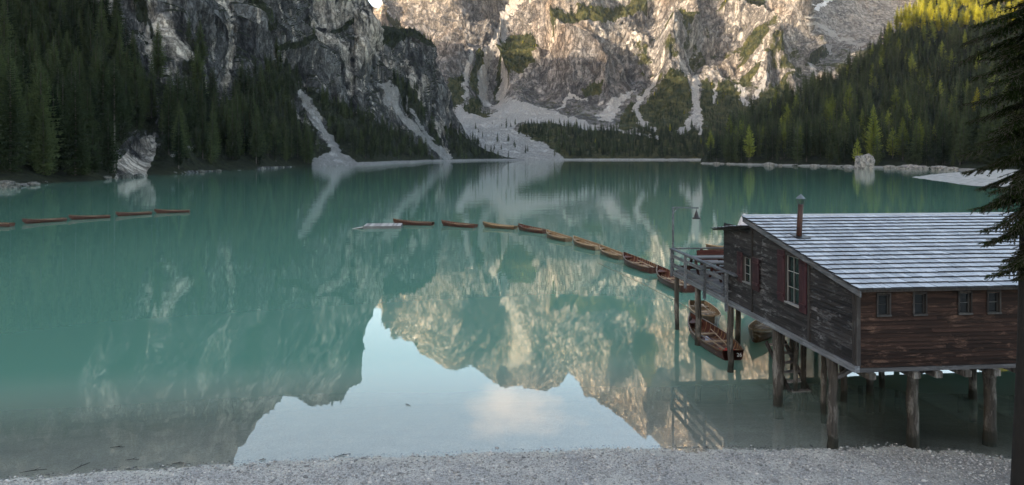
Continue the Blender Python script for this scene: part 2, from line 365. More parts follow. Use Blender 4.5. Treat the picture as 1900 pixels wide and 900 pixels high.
def gridmesh(xs, ys):
    X, Y = np.meshgrid(xs, ys); nx, ny = len(xs), len(ys)
    i = np.arange(nx * ny).reshape(ny, nx)
    Fc = np.stack([i[:-1, :-1], i[:-1, 1:], i[1:, 1:], i[1:, :-1]], -1).reshape(-1, 4)
    return X, Y, Fc
xs = np.concatenate([np.linspace(-5000, -60, 20)[:-1], np.linspace(-60, -16, 40)[:-1], np.arange(-16, 18, .07), np.linspace(18, 60, 40)[1:], np.linspace(60, 5000, 20)[1:]])
ys = np.concatenate([np.linspace(-900, -10, 14)[:-1], np.linspace(-10, 14, 40)[:-1], np.arange(14, 26, .07), np.linspace(26, 60, 40)[1:], np.linspace(60, 6500, 50)[1:]])
X, Y, Fc = gridmesh(xs, ys); Z = bedz(X, Y)
pn = np.stack([X, Y, Z], -1)
near = ((np.abs(X) < 18) & (Y > 14) & (Y < 26))
Z = Z + near * .012 * fbm(pn, .16, 2, 9)
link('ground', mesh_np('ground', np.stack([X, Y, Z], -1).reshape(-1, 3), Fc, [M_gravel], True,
     {'wet': np.maximum(sstep(.05, -.02, Z + .03 * fbm(pn, .7, 2, 41)), .0), 'painted_shade': sstep(8.5, 13.5, X + 1.2 * fbm(pn, 2.2, 3, 43)) * sstep(.0, .02, Z)}), kind='structure')
# water
xs = np.concatenate([np.linspace(-2600, -60, 30)[:-1], np.linspace(-60, 60, 160), np.linspace(60, 2600, 30)[1:]])
ys = np.concatenate([np.array([4.0, 9.0]), np.arange(13, 40, .25), np.linspace(40, 120, 50)[1:], np.linspace(120, 1320, 60)[1:]])
X, Y, Fc = gridmesh(xs, ys)
dep = np.clip(-bedz(X, Y), 0, 14)
rip = .035 + .26 * sstep(22, 110, Y) + 1.1 * sstep(120, 600, Y)
keep = (dep > 0)
link('water', mesh_np('water', np.stack([X, Y, X * 0], -1).reshape(-1, 3), Fc, [M_water], True, {'depth': dep, 'ripple': rip}), kind='structure')

# small stones lying on the beach (too many to count)
mb_v = []; mb_f = []; mb_t = []
ico = []
t = (1 + 5 ** .5) / 2
iv = np.array([(-1, t, 0), (1, t, 0), (-1, -t, 0), (1, -t, 0), (0, -1, t), (0, 1, t), (0, -1, -t), (0, 1, -t), (t, 0, -1), (t, 0, 1), (-t, 0, -1), (-t, 0, 1)]) / 1.9
jf = np.array([(0,11,5),(0,5,1),(0,1,7),(0,7,10),(0,10,11),(1,5,9),(5,11,4),(11,10,2),(10,7,6),(7,1,8),(3,9,4),(3,4,2),(3,2,6),(3,6,8),(3,8,9),(4,9,5),(2,4,11),(6,2,10),(8,6,7),(9,8,1)])
NP = 30000
px_ = RNG.uniform(-14.5, 15.5, NP); sh = shoreY(px_); py_ = sh + RNG.normal(-.9, 1.1, NP)
ok = (py_ > 15.2) & (py_ < sh + .35); px_, py_ = px_[ok], py_[ok]; NP = len(px_)
rr = RNG.lognormal(math.log(.015), .45, NP); rr = np.clip(rr, .01, .07)
zz = bedz(px_, py_) + rr * .25
V = iv[None] * (rr[:, None, None] * RNG.uniform(.7, 1.25, (NP, 12, 1))) * np.array([1.15, .95, .6])
an = RNG.uniform(0, 6.28, NP); c_, s_ = np.cos(an)[:, None], np.sin(an)[:, None]
V = np.stack([V[..., 0] * c_ - V[..., 1] * s_, V[..., 0] * s_ + V[..., 1] * c_, V[..., 2]], -1) + np.stack([px_, py_, zz], -1)[:, None]
Fp = (jf[None] + (np.arange(NP) * 12)[:, None, None]).reshape(-1, 3)
link('beach_pebbles', mesh_np('beach_pebbles', V.reshape(-1, 3), Fp, [M_pebble], True, {'tint': np.repeat(RNG.random(NP) ** 1.3, 12)}),
     label='loose grey pebbles scattered on the gravel at the near waterline', cat='pebbles', kind='stuff')

# ------------------------------------------------------------------ mountains
def build_mass(name, nodes, tops, xs, rows, disp, paint, material, back=(60, 300)):
    """nodes: (column, [shore depth, (row, depth), ...]) ; tops: (column, row) of the crest. Real 3D slope with depth."""
    nx = np.array([n[0] for n in nodes], float); xs = np.asarray(xs, float)
    prof = []
    for n in nodes:
        Ys = n[1][0]; r = [(HY + CH * F / Ys, Ys)] + list(n[1][1:]); r = r[::-1]
        prof.append((np.array([a for a, _ in r], float), np.array([b for _, b in r], float)))
    ysh = np.interp(xs, nx, [HY + CH * F / n[1][0] for n in nodes])
    ytp = np.interp(xs, [a for a, _ in tops], [b for _, b in tops])
    v = np.linspace(0, 1, rows)[:, None]; y = ysh + (ytp - ysh) * v; x = np.broadcast_to(xs, y.shape)
    k = np.clip(np.searchsorted(nx, xs, side='right') - 1, 0, len(nx) - 2); w = np.clip((xs - nx[k]) / (nx[k + 1] - nx[k]), 0, 1)
    w = w * w * (3 - 2 * w)
    D = np.empty(y.shape)
    for i in range(len(nx) - 1):
        sel = np.where(k == i)[0]
        if len(sel) == 0: continue
        a = np.interp(y[:, sel], *prof[i]); b = np.interp(y[:, sel], *prof[i + 1]); D[:, sel] = a + (b - a) * w[sel]
    Pt = np.stack([(x - CX) / F * D, D, CH - (y - HY) / F * D], -1)
    Pt, attrs, forest = disp_paint(Pt, x, y, lambda a, b, c: disp(a, b, c) * (1 - .5 * sstep(.85, 1, v)), paint)
    # foot under water and the hidden far side
    foot = Pt[0].copy(); foot[:, 2] = -4; foot[:, :2] *= (1 - 6.0 / foot[:, 1:2])
    r = [foot[None], Pt]
    top = Pt[-1]
    b1 = top.copy(); b1[:, :2] *= 1 + back[0] / top[:, 1:2]; b1[:, 2] -= back[0] * .3
    b2 = top.copy(); b2[:, :2] *= 1 + back[1] / top[:, 1:2]; b2[:, 2] = np.minimum(top[:, 2], np.maximum(top[:, 2] * .4, -3))
    b3 = top.copy(); b3[:, :2] *= 1 + back[1] * 1.8 / top[:, 1:2]; b3[:, 2] = -12
    r += [b1[None], b2[None], b3[None]]
    A = np.concatenate(r); ny, nxx = A.shape[:2]
    i = np.arange(nxx * ny).reshape(ny, nxx); Fc = np.stack([i[:-1, :-1], i[:-1, 1:], i[1:, 1:], i[1:, :-1]], -1).reshape(-1, 4)
    at = {k2: np.concatenate([v2[:1], v2, v2[-1:], v2[-1:], v2[-1:]]) for k2, v2 in attrs.items()}
    o = link(name, mesh_np(name, A.reshape(-1, 3), Fc, [material], True, at), kind='structure')
    return Pt, forest, x, y
def disp_paint(Pt, x, y, disp, paint):
    du = np.gradient(Pt, axis=1); dv = np.gradient(Pt, axis=0); N = np.cross(du, dv); N /= np.linalg.norm(N, axis=-1, keepdims=True) + 1e-9
    Q = Pt + N * (disp(Pt, x, y) * sstep(0, 14, Pt[..., 2]))[..., None]
    Q[..., 2] = np.where(Pt[..., 2] > 1, np.maximum(Q[..., 2], .4), Q[..., 2])
    wx = x + 7 * fbm(Pt, 45, 5, 51) + 4 * fbm(Pt, 12, 3, 61); wy = y + 7 * fbm(Pt, 45, 5, 71) + 4 * fbm(Pt, 12, 3, 81)
    du = np.gradient(Q, axis=1); dv = np.gradient(Q, axis=0); N = np.cross(du, dv); N /= np.linalg.norm(N, axis=-1, keepdims=True) + 1e-9
    attrs, forest = paint(Q, wx, wy, N)
    return Q, attrs, forest
def soft(mask): return mask.astype(float)

# --- left massif
def dispA(p, x, y):
    hi = sstep(30, 120, p[..., 2])
    big = fbm(p, 170, 6, 1, True, .5, (1, 1, .45)) * 26 * hi
    med = fbm(p, 42, 5, 4, True, .55, (1, 1, .35)) * 12 * (.30 + .70 * hi) + fbm(p, 14, 4, 5, True, .55, (1, 1, .5)) * 2.6
    ledge = 8 * (np.abs(((p[..., 2] + 35 * fbm(p, 160, 2, 6)) / 55) % 1 - .5) * 2) * hi
    return big + med + ledge + fbm(p, 9, 3, 14) * 1.6
def paintA(p, x, y, N):
    slope = np.abs(N[..., 2]); z = p[..., 2]
    scree = np.zeros(x.shape); pale = np.zeros(x.shape)
    for pts, w in (([(548, 180), (580, 215), (602, 255), (616, 275), (624, 296)], 9), ([(700, 172), (735, 215), (790, 262), (832, 292)], 5),
                   ([(745, 190), (768, 228), (800, 262)], 2.2), ([(322, 290), (372, 268), (402, 252), (417, 215)], 3.2)):
        scree = np.maximum(scree, sstep(w * 1.5, w * .6, dline(x, y, pts)))
    scree = np.maximum(scree, soft(inpoly(x, y, [(577, 312), (577, 297), (604, 286), (628, 284), (650, 294), (682, 312)])))
    scree = np.maximum(scree, (x > 655) * sstep(3.2, 1.6, z))
    scree = np.maximum(scree, sstep(1.0, .5, z) * (fbm(p, 10, 3, 99) > .32) * .6)
    for pts, w in (([(165, -60), (178, 20), (192, 48)], 13), ([(272, -40), (290, 60), (322, 120)], 9), ([(268, 90), (282, 142)], 8), ([(345, -60), (385, 30), (425, 110)], 12),
                   ([(405, 40), (412, 100), (408, 160)], 9), ([(375, 70), (400, 120)], 6), ([(540, -60), (560, 30), (600, 75)], 15), ([(575, -200), (590, -30), (615, 40)], 14),
                   ([(620, 90), (640, 140), (650, 170)], 12), ([(655, -60), (660, 60), (652, 130)], 8), ([(748, 130), (775, 190)], 8), ([(810, 230), (830, 285)], 6),
                   ([(205, -90), (235, -180)], 22), ([(120, -250), (150, -300), (170, -240)], 34), ([(300, -150), (330, -230)], 18), ([(430, -60), (470, -130), (480, -60)], 14), ([(240, -280), (260, -230)], 20)):
        pale = np.maximum(pale, sstep(w * 1.6, w * .5, dline(x, y, pts)))
    pale = np.maximum(pale, soft(inpoly(x, y, [(206, 338), (222, 300), (245, 268), (292, 250), (288, 300), (270, 330)])))
    pale = np.maximum(pale, (y < -30) * .95 * sstep(.0, .35, fbm(p, 75, 4, 131, False, .55, (1, 1, .35))))
    F1 = inpoly(x, y, [(-400, -70), (150, -60), (165, 40), (192, 100), (240, 150), (262, 190), (292, 250), (300, 330), (-400, 420)])
    F1b = inpoly(x, y, [(292, 150), (330, 200), (372, 175), (400, 215), (430, 300), (430, 330), (300, 335)])
    F2 = inpoly(x, y, [(425, 330), (428, 200), (455, 150), (490, 120), (530, 135), (555, 175), (580, 230), (604, 270), (575, 312)])
    F3 = inpoly(x, y, [(562, 170), (640, 205), (700, 232), (760, 268), (812, 300), (680, 305), (640, 290), (612, 250), (585, 215)])
    F4 = inpoly(x, y, [(676, 50), (700, 60), (765, 66), (790, 84), (800, 100), (740, 92), (695, 100), (676, 90)]) | inpoly(x, y, [(700, 165), (752, 168), (790, 205), (780, 235), (735, 200)])
    F5 = inpoly(x, y, [(790, 225), (850, 245), (900, 280), (965, 298), (830, 300), (790, 262)])
    L = dline(x, y, [(495, 100), (540, 92), (560, 78), (600, 72), (640, 50), (670, 42)]) < 5
    L2 = (dline(x, y, [(210, -20), (255, 60), (330, 110), (352, 180)]) < 13) | (dline(x, y, [(440, -40), (455, 30), (470, 70)]) < 8)
    rim = inpoly(x, y, [(530, -115), (560, -150), (620, -160), (660, -80), (640, -110), (560, -118)])
    fo = np.maximum.reduce([soft(F1) * 1.0, soft(F1b) * .7, soft(F2), soft(F3) * .8, soft(F4) * .8, soft(F5) * .75, soft(L) * .6, soft(L2) * .45, soft(rim) * .5])
    fo = np.where(inpoly(x, y, [(192, 350), (208, 290), (235, 252), (298, 240), (304, 300), (296, 350)]), 0, fo)
    fo = np.where(dline(x, y, [(552, 196), (584, 232), (602, 268), (612, 300)]) < 17, 0, fo)
    fo = np.where((scree > .35) | (pale > .6), 0, fo); fo = np.where(z < 1.6, 0, fo)
    veg = np.maximum(np.minimum(fo * 1.4, 1.0), sstep(.58, .80, slope) * .75 + .20 * (z < 250))
    veg = veg * (1 - pale * .9) * (1 - scree)
    return {'veg': veg, 'scree': scree, 'snow': np.zeros(x.shape), 'pale': pale, 'tone': z * 0}, fo
nodesA = [(-300, [112, (330, 180), (200, 260), (0, 360), (-150, 500), (-340, 740)]),
          (-150, [127, (330, 180), (200, 245), (0, 350), (-150, 490), (-340, 730)]),
          (0, [163, (320, 190), (200, 275), (100, 320), (0, 375), (-150, 500), (-340, 700)]),
          (150, [205, (300, 240), (200, 310), (100, 370), (0, 430), (-150, 530), (-340, 700)]),
          (300, [274, (280, 320), (150, 385), (0, 450), (-150, 560), (-330, 720)]),
          (440, [362, (270, 420), (200, 460), (110, 510), (0, 570), (-130, 680), (-260, 770)]),
          (575, [483, (270, 550), (200, 600), (100, 665), (0, 750), (-140, 860)]),
          (660, [530, (260, 620), (200, 680), (100, 770), (0, 860), (-100, 920)]),
          (676, [545, (260, 650), (200, 740), (120, 860), (50, 960)]),
          (760, [700, (260, 780), (220, 840), (140, 940), (60, 1040)]),
          (800, [845, (260, 900), (230, 940), (160, 1010), (80, 1080)]),
          (840, [910, (275, 960), (245, 1000), (200, 1040)]),
          (900, [1010, (285, 1045), (270, 1060)]), (975, [1110, (294, 1120), (290, 1130)])]
topsA = [(-300, -345), (60, -345), (200, -335), (300, -318), (380, -282), (440, -222), (470, -170), (520, -130), (560, -132), (600, -142), (630, -140), (648, -98), (658, -40), (664, 0), (667, 30),
         (673, 55), (690, 60), (760, 68), (790, 84), (808, 116), (826, 172), (846, 222), (870, 258), (900, 280), (940, 292), (975, 296)]
PA, fA, xA, yA = build_mass('mountain', nodesA, topsA, np.arange(-300, 976, 1.5), 430, dispA, paintA, M_rockA)

# --- far sunlit wall
def dispB(p, x, y):
    hi = sstep(70, 260, p[..., 2])
    wpx = p[..., 0] + 60 * fbm(p, 260, 3, 2)
    ribs = (1 - np.abs(np.sin(wpx / 62.0 + 1.3 * fbm(p, 420, 2, 12)))) * 80 - 30
    big = fbm(p, 380, 6, 21, True, .52, (1, 1, .5)) * 50
    med = fbm(p, 95, 6, 24, True, .58, (1, 1, .5)) * 22
    lay = 7 * (((p[..., 2] + .22 * p[..., 0] + 25 * fbm(p, 200, 3, 33)) / 26) % 1)
    gul = -50 * np.exp(-((x - 925 - (130 - y) * .12) / 26.0) ** 2) * sstep(210, 150, y)
    gul += -30 * np.exp(-((x - 1210) / 16.0) ** 2) * sstep(190, 120, y) - 30 * np.exp(-((x - 1288) / 14.0) ** 2) * sstep(170, 110, y) - 26 * np.exp(-((x - 1372) / 14.0) ** 2) * sstep(170, 90, y)
    basin = sstep(1468, 1490, x)
    return (ribs + big + med + lay) * hi * (1 - .75 * basin) + gul + fbm(p, 40, 5, 44, True, .6) * 10 * (.15 + .85 * hi) * (1 - .7 * basin)
def paintB(p, x, y, N):
    slope = np.abs(N[..., 2]); z = p[..., 2]
    scree = np.zeros(x.shape)
    fan = [(900, 165), (930, 178), (965, 196), (1010, 205), (1060, 217), (1110, 234), (1160, 240), (1110, 243), (1050, 235), (1010, 226), (965, 226), (955, 240), (985, 255), (1015, 268), (1045, 293), (1045, 300),
           (840, 300), (850, 262), (846, 225), (842, 200), (856, 194), (868, 212), (900, 218), (925, 208), (915, 195)]
    scree = np.maximum(scree, soft(inpoly(x, y, fan)))
    for pts, w in (([(985, -60), (955, 20), (930, 70), (900, 110), (903, 170)], 9), ([(935, 65), (945, 120), (925, 180)], 8), ([(870, 110), (862, 180)], 4), ([(1215, 150), (1192, 180), (1178, 205), (1190, 228), (1216, 241)], 4.5),
                   ([(1288, 150), (1287, 185), (1296, 212), (1270, 240), (1262, 246)], 6.5), ([(1298, 215), (1300, 245)], 4), ([(1362, 168), (1372, 178), (1389, 196)], 4.0), ([(1413, 160), (1402, 186)], 5), ([(1325, 160), (1326, 198)], 2.5),
                   ([(1464, 40), (1530, 62), (1600, 92)], 4), ([(1464, 56), (1510, 75), (1540, 95)], 4), ([(1480, 100), (1512, 140)], 3), ([(1150, 243), (1220, 256)], 2), ([(1035, 205), (1062, 180), (1090, 190)], 2.2)):
        scree = np.maximum(scree, sstep(w * 1.5, w * .6, dline(x, y, pts)))
    scree = np.maximum(scree, soft(inpoly(x, y, [(1180, 160), (1165, 190), (1132, 228), (1104, 216), (1135, 195), (1165, 172)])))
    scree = np.maximum(scree, sstep(3.0, 1.5, z))
    basin = inpoly(x, y, [(1462, 20), (1800, -20), (1800, 70), (1640, 95), (1560, 92), (1500, 80), (1464, 70)])
    scree = np.maximum(scree, basin * .42)
    polys = [[(1195, 250), (1184, 208), (1222, 165), (1262, 152), (1284, 200), (1268, 240)], [(1302, 245), (1298, 165), (1320, 158), (1366, 165), (1400, 200), (1380, 250)],
             [(955, 252), (975, 226), (1060, 234), (1150, 246), (1330, 236), (1460, 150), (1460, 300), (1045, 296), (1010, 262)], [(832, 205), (842, 148), (858, 136), (870, 160), (858, 190), (850, 198)],
             [(920, 162), (928, 110), (950, 78), (985, 62), (1000, 92), (996, 118), (978, 145), (945, 160)], [(858, 208), (884, 168), (896, 178), (896, 205), (920, 216), (890, 218)], [(872, 160), (882, 105), (895, 110), (893, 160), (882, 172)],
             [(1468, 82), (1500, 84), (1544, 96), (1510, 118), (1478, 104)], [(1150, 222), (1180, 190), (1190, 240), (1150, 240)], [(1080, 172), (1118, 168), (1115, 182), (1085, 184)]]
    fd = np.zeros(x.shape, bool)
    for q in polys: fd |= inpoly(x, y, q)
    dwarf = np.zeros(x.shape, bool)
    for q in ([(1020, 95), (1070, 48), (1140, 20), (1190, 0), (1200, 22), (1150, 42), (1060, 72)], [(1322, 40), (1350, 22), (1370, 0), (1410, 5), (1415, 32), (1382, 48)], [(1228, 72), (1250, 50), (1275, 72), (1262, 90), (1232, 90)],
              [(1365, 120), (1372, 92), (1400, 90), (1398, 108), (1380, 125)], [(1420, 120), (1432, 104), (1455, 110), (1436, 135)], [(1165, -60), (1200, -90), (1215, -30), (1180, -10)], [(720, 60), (745, 45), (780, 62), (750, 66)], [(1370, 145), (1395, 138), (1390, 165), (1372, 165)]):
        dwarf |= inpoly(x, y, q)
    zone = sstep(1120, 1200, x) * sstep(40, 100, y) * (y < 180)
    veg = np.maximum(soft(fd) * 1.0, soft(dwarf) * .8)
    veg = np.maximum(veg, zone * (.15 + .5 * sstep(-.05, .35, fbm(p, 60, 4, 77))))
    veg = np.maximum(veg, .42 * sstep(.62, .8, slope) * (z < 700))
    veg = veg * (1 - scree)
    snow = np.where(inpoly(x, y, [(664, 20), (700, 5), (800, -40), (835, -60), (800, 30), (760, 62), (700, 66), (664, 60)]), .28, 0) + np.where(y < -110, .1, 0) + \
        np.where(inpoly(x, y, [(1500, 20), (1536, -2), (1545, 2), (1515, 22)]), 1.2, 0) + np.where(inpoly(x, y, [(1200, -200), (1260, -250), (1280, -120), (1240, -90)]), .2, 0)
    fo = np.maximum(soft(fd), soft(dwarf) * .5) * np.where(scree > .3, 0, 1.0)
    fo = np.where((z < 2.5), 0, fo)
    fo = np.maximum(fo, .05 * inpoly(x, y, [(860, 225), (1040, 240), (1045, 297), (880, 297)]))
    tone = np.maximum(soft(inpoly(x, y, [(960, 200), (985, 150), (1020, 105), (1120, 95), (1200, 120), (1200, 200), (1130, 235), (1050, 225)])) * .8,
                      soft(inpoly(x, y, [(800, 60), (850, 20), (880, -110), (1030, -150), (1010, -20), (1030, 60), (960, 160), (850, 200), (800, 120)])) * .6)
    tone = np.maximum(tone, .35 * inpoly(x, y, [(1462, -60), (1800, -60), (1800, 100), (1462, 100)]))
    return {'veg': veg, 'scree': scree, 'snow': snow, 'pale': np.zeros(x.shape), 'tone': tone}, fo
nodesB = [(630, [1100, (200, 1700), (60, 2400), (10, 2650)]), (720, [1100, (200, 1650), (60, 2250), (0, 2450), (-30, 2600)]),
          (850, [1126, (240, 1290), (200, 1420), (100, 1700), (0, 1980), (-90, 2350)]), (930, [1126, (240, 1290), (200, 1440), (150, 1640), (60, 1900), (0, 2100), (-140, 2600)]),
          (1000, [1126, (240, 1290), (215, 1400), (190, 1500), (100, 1640), (0, 1850), (-150, 2300)]),
          (1100, [1126, (240, 1300), (220, 1390), (200, 1450), (130, 1530), (60, 1640), (0, 1780), (-170, 2300)]),
          (1240, [1126, (250, 1270), (210, 1400), (160, 1540), (100, 1640), (0, 1830), (-250, 2550)]),
          (1340, [1126, (250, 1270), (210, 1400), (160, 1570), (100, 1690), (0, 1880), (-290, 2650)]),
          (1455, [1126, (240, 1320), (170, 1600), (100, 1730), (0, 1930), (-290, 2700)]),
          (1488, [1126, (200, 1500), (125, 1800), (100, 2000), (80, 2500), (0, 2800), (-150, 3000)]), (1640, [1126, (200, 1500), (110, 1950), (90, 2300), (60, 2700), (0, 2950), (-150, 3100)]),
          (1900, [1126, (200, 1500), (110, 1950), (0, 2600)])]
topsB = [(630, 30), (664, 24), (690, 19), (706, 13), (718, 2), (725, -16), (740, -30), (780, -56), (820, -72), (870, -92), (935, -128), (970, -136), (1015, -142), (1035, -134), (1056, -110), (1075, -122), (1120, -166), (1180, -212),
         (1240, -250), (1300, -285), (1420, -300), (1458, -260), (1490, -150), (1600, -90), (1700, -40), (1900, -20)]
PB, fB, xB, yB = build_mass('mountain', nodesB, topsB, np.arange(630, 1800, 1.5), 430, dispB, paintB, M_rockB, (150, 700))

# --- right hillside
def dispC(p, x, y): return fbm(p, 120, 4, 91) * 9 + fbm(p, 25, 3, 92) * 2.2
def paintC(p, x, y, N):
    z = p[..., 2]
    scree = sstep(1.5, .6, z) * (fbm(p, 14, 3, 93) > -.25) * .9
    light = inpoly(x, y, [(1540, 118), (1545, 96), (1580, 92), (1590, 110)])
    veg = (1 - scree) * .95
    fo = np.where(z < 1.4, 0, 1.0) * np.where(light, .1, 1)
    return {'veg': veg, 'scree': scree, 'snow': z * 0, 'pale': z * 0, 'tone': z * 0}, fo
nodesC = [(1300, [668, (285, 690)]), (1318, [640, (280, 690), (262, 730)]), (1400, [565, (285, 640), (240, 800), (200, 900)]), (1500, [505, (285, 570), (220, 760), (150, 960)]),
          (1600, [442, (285, 520), (200, 720), (100, 990)]), (1700, [405, (285, 480), (200, 680), (100, 870), (0, 1060)]), (1830, [330, (285, 430), (200, 620), (100, 800), (0, 960), (-90, 1100)]),
          (1950, [280, (285, 400), (200, 600), (0, 900), (-200, 1100)]), (2300, [240, (285, 400), (100, 700), (-200, 1100)])]
topsC = [(1300, 296), (1318, 280), (1345, 255), (1400, 218), (1450, 192), (1500, 168), (1560, 140), (1600, 114), (1640, 84), (1680, 40), (1720, 0), (1760, -35), (1830, -80), (1950, -140), (2300, -170)]
PC, fC, xC, yC = build_mass('hillside', nodesC, topsC, np.arange(1300, 2200, 3), 200, dispC, paintC, M_rockC)

# --- unseen ridge added east of the lake, crest shaped to cast the valley shade
ry = np.linspace(-1500, 1500, 90); rx = np.linspace(-1250, -560, 40)
X, Y, Fc = gridmesh(rx, ry)
crest = np.interp(Y, [-1500, -800, -100, 200, 450, 900, 1200, 1500], [450, 540, 603, 580, 520, 492, 455, 300])
Z = crest * (1 - np.abs(X + 800) / np.where(X < -800, 520, 250)); pp = np.stack([X, Y, Z], -1)
Z = np.maximum(Z, -10) + fbm(pp, 120, 5, 55) * 14
link('mountain', mesh_np('mountain', np.stack([X, Y, Z], -1).reshape(-1, 3), Fc, [M_rockA], True, {'veg': X * 0 + .6, 'scree': X * 0, 'snow': X * 0, 'pale': X * 0, 'tone': X * 0}), kind='structure')  # off-frame sun blocker, not one of the visible peaks

# --- pale gravel spit on the right
pts = [PW(1690, 329)[:2], PW(1742, 322.5)[:2], PW(1800, 318)[:2], PW(1900, 316)[:2], PW(2150, 330)[:2], PW(2150, 378)[:2], PW(1960, 362)[:2], PW(1860, 352)[:2], PW(1790, 343)[:2], PW(1735, 335)[:2]]
X, Y, Fc = gridmesh(np.linspace(120, 420, 200), np.linspace(90, 380, 200)); ins = inpoly(X, Y, pts); d = dline(X, Y, pts + pts[:1]); d = d + 2.5 * fbm(np.stack([X, Y, X * 0], -1), 14, 4, 66)
Z = np.where(ins, np.minimum(d * .09, 1.1), -np.minimum(d * .2, 3)); Z += .08 * fbm(np.stack([X, Y, Z], -1), 9, 3, 5)
g = G('pale_gravel'); M_spit = g.bsdf(g.mix(g.ramp(g.noise(g.pos(), .5, 9, .75), .35, .65), (.18, .178, .17), (.42, .41, .39)), .95, None, .1)
link('beach', mesh_np('beach', np.stack([X, Y, Z], -1).reshape(-1, 3), Fc, [M_spit], True), kind='structure')

# ------------------------------------------------------------------ thin morning haze
m = MB(); m.box(-5200, 5200, -1000, 4300, -16, 1500)
g = G('haze'); pv_ = g.n('VolumePrincipled', i_Density=HAZE); g.put(pv_.inputs['Color'], (.80, .88, 1.0)); g.put(g.o.inputs['Volume'], pv_)
hz = m.link('haze', g.m, kind='stuff', label='thin pale morning haze filling the valley', cat='haze')
g.m.cycles.homogeneous_volume = True

# ------------------------------------------------------------------ conifers
def conifer(seed, levels, per, seg, R, base, kind='spruce', leaf=1.0):
    r = np.random.default_rng(seed); V = []; 
    for k in range(levels):
        f = k / (levels - 1); z = base + (1 - base) * f ** .92
        rad = R * ((1 - f) ** .75) * (.55 + .45 * min(1, f * 5)) + .006
        m = max(4, int(per * (1 - .45 * f))); a0 = r.uniform(0, 6.28)
        for b in range(m):
            if kind != 'spruce' and r.random() < .15: continue
            a = a0 + 6.283 * b / m + r.normal(0, .22); L = rad * r.uniform(.62, 1.18)
            if r.random() < .06: L *= .4
            dr = (-.30 if kind == 'spruce' else -.05) + .35 * f + r.normal(0, .06)
            dx, dy = math.cos(a), math.sin(a); sx, sy = -dy, dx
            pts = []
            for i in range(seg + 1):
                t = i / seg; pts.append(np.array([dx * L * t, dy * L * t, z + dr * L * t + .16 * L * t * t + r.normal(0, .002)]))
            for i in range(seg):
                t = (i + .4) / seg; w = L * .34 * (1.15 - t) * leaf * r.uniform(.7, 1.3) + .004
                p0, p1 = pts[i], pts[i + 1]; sv = np.array([sx, sy, -.25])
                fw = (p1 - p0) * r.uniform(.7, 1.25)
                V += [p0, p1, p0 + sv * w + fw * .8]; sv = np.array([-sx, -sy, -.25])
                V += [p1, p0, p0 + sv * w + fw * .8]
                if i or seg < 3:
                    hg = np.array([0, 0, -1.0]) * w * r.uniform(.6, 1.1); V += [p0, p1, (p0 + p1) / 2 + hg]
    V += [np.array([.004, 0, .97]), np.array([-.004, .003, .97]), np.array([0, 0, 1.02])]
    V = np.array(V); return V, np.arange(len(V)).reshape(-1, 3)
def trunk(base, r0):
    mb = MB(); n = 6
    mb.tube([(0, 0, -.06), (0, 0, .03), (random.uniform(-.004, .004), 0, .4), (0, 0, .75), (0, 0, .98)], [r0 * 1.5, r0, r0 * .7, r0 * .4, r0 * .08], 7)
    for i in range(10):   # dead stubs under the crown
        z = random.uniform(base * .3, base * 1.2 + .08); a = random.uniform(0, 6.28); L = random.uniform(.02, .05)
        mb.beam((0, 0, z), (math.cos(a) * L, math.sin(a) * L, z - .008), .0022, .0022)
    return mb
KINDS = []   # (crown mesh, trunk mesh, kind)
spec = [('spruce', .165, .05), ('spruce', .19, .03), ('spruce', .135, .10), ('spruce', .155, .16), ('spruce', .20, .05), ('larch', .20, .14), ('larch', .17, .20), ('pine', .11, .40)]
for i, (kd, R, bs) in enumerate(spec):
    V, Fq = conifer(100 + i, 48 if kd == 'spruce' else 40, 11, 4, R, bs, kd, 1.0 if kd == 'spruce' else .85)
    cm = mesh_np('crown', V, Fq, [M_sunlarch if i == 6 else M_larch if kd == 'larch' else M_spruce])
    KINDS.append((cm, trunk(bs, .0105 if kd != 'pine' else .009).mesh('trunk', M_bark), kd))
FAR = bpy.data.collections.new('forest_sources'); 
for i, (kd, R, bs) in enumerate(spec[:7]):
    V, Fq = conifer(200 + i, 26, 7, 2, R * 1.08, bs, kd, 1.5)
    n0 = len(V); tm = MB(); tm.tube([(0, 0, -.06), (0, 0, .5), (0, 0, .95)], [.013, .008, .002], 3, cap=False)
    me = MB(); me.v = [tuple(q) for q in V] + tm.v; me.f = [list(q) for q in Fq] + [[n0 + j for j in q] for q in tm.f]
    me.t = [0] * len(me.f); me.m = [0] * len(Fq) + [1] * len(tm.f); me.sm = [False] * len(me.f)
    o = bpy.data.objects.new('conifer_%02d' % i, me.mesh('conifer', M_sunlarch if i == 6 else M_larch if kd == 'larch' else M_spruce, M_bark)); FAR.objects.link(o)

def sample(Pt, fo, per_m2, hfun):
    a = Pt[:-1, :-1]; b = Pt[:-1, 1:]; c = Pt[1:, :-1]; d = Pt[1:, 1:]
    area = np.linalg.norm(np.cross(b - a, c - a), axis=-1)
    area = np.minimum(area, 60)
    lam = area * fo[:-1, :-1] * per_m2; n = RNG.poisson(lam); idx = np.argwhere(n > 0); res = []
    for i, j in idx:
        for _ in range(min(n[i, j], 3)):
            u, v = RNG.random(2); res.append(a[i, j] * (1 - u) * (1 - v) + b[i, j] * u * (1 - v) + c[i, j] * (1 - u) * v + d[i, j] * u * v)
    res = np.array(res); return np.column_stack([res, hfun(res)])
def hA(p):
    n = len(p); h = RNG.normal(25, 6, n) * np.where(p[:, 2] > 130, .55, 1) * np.interp(p[:, 1], [420, 560], [1, .52]); return np.clip(h, 6, 36)
def hB(p): return np.clip(RNG.normal(15, 3.5, len(p)) * np.where(p[:, 2] > 60, .62, 1), 4, 22)
def hC(p): return np.clip(RNG.normal(24, 6, len(p)), 10, 38)
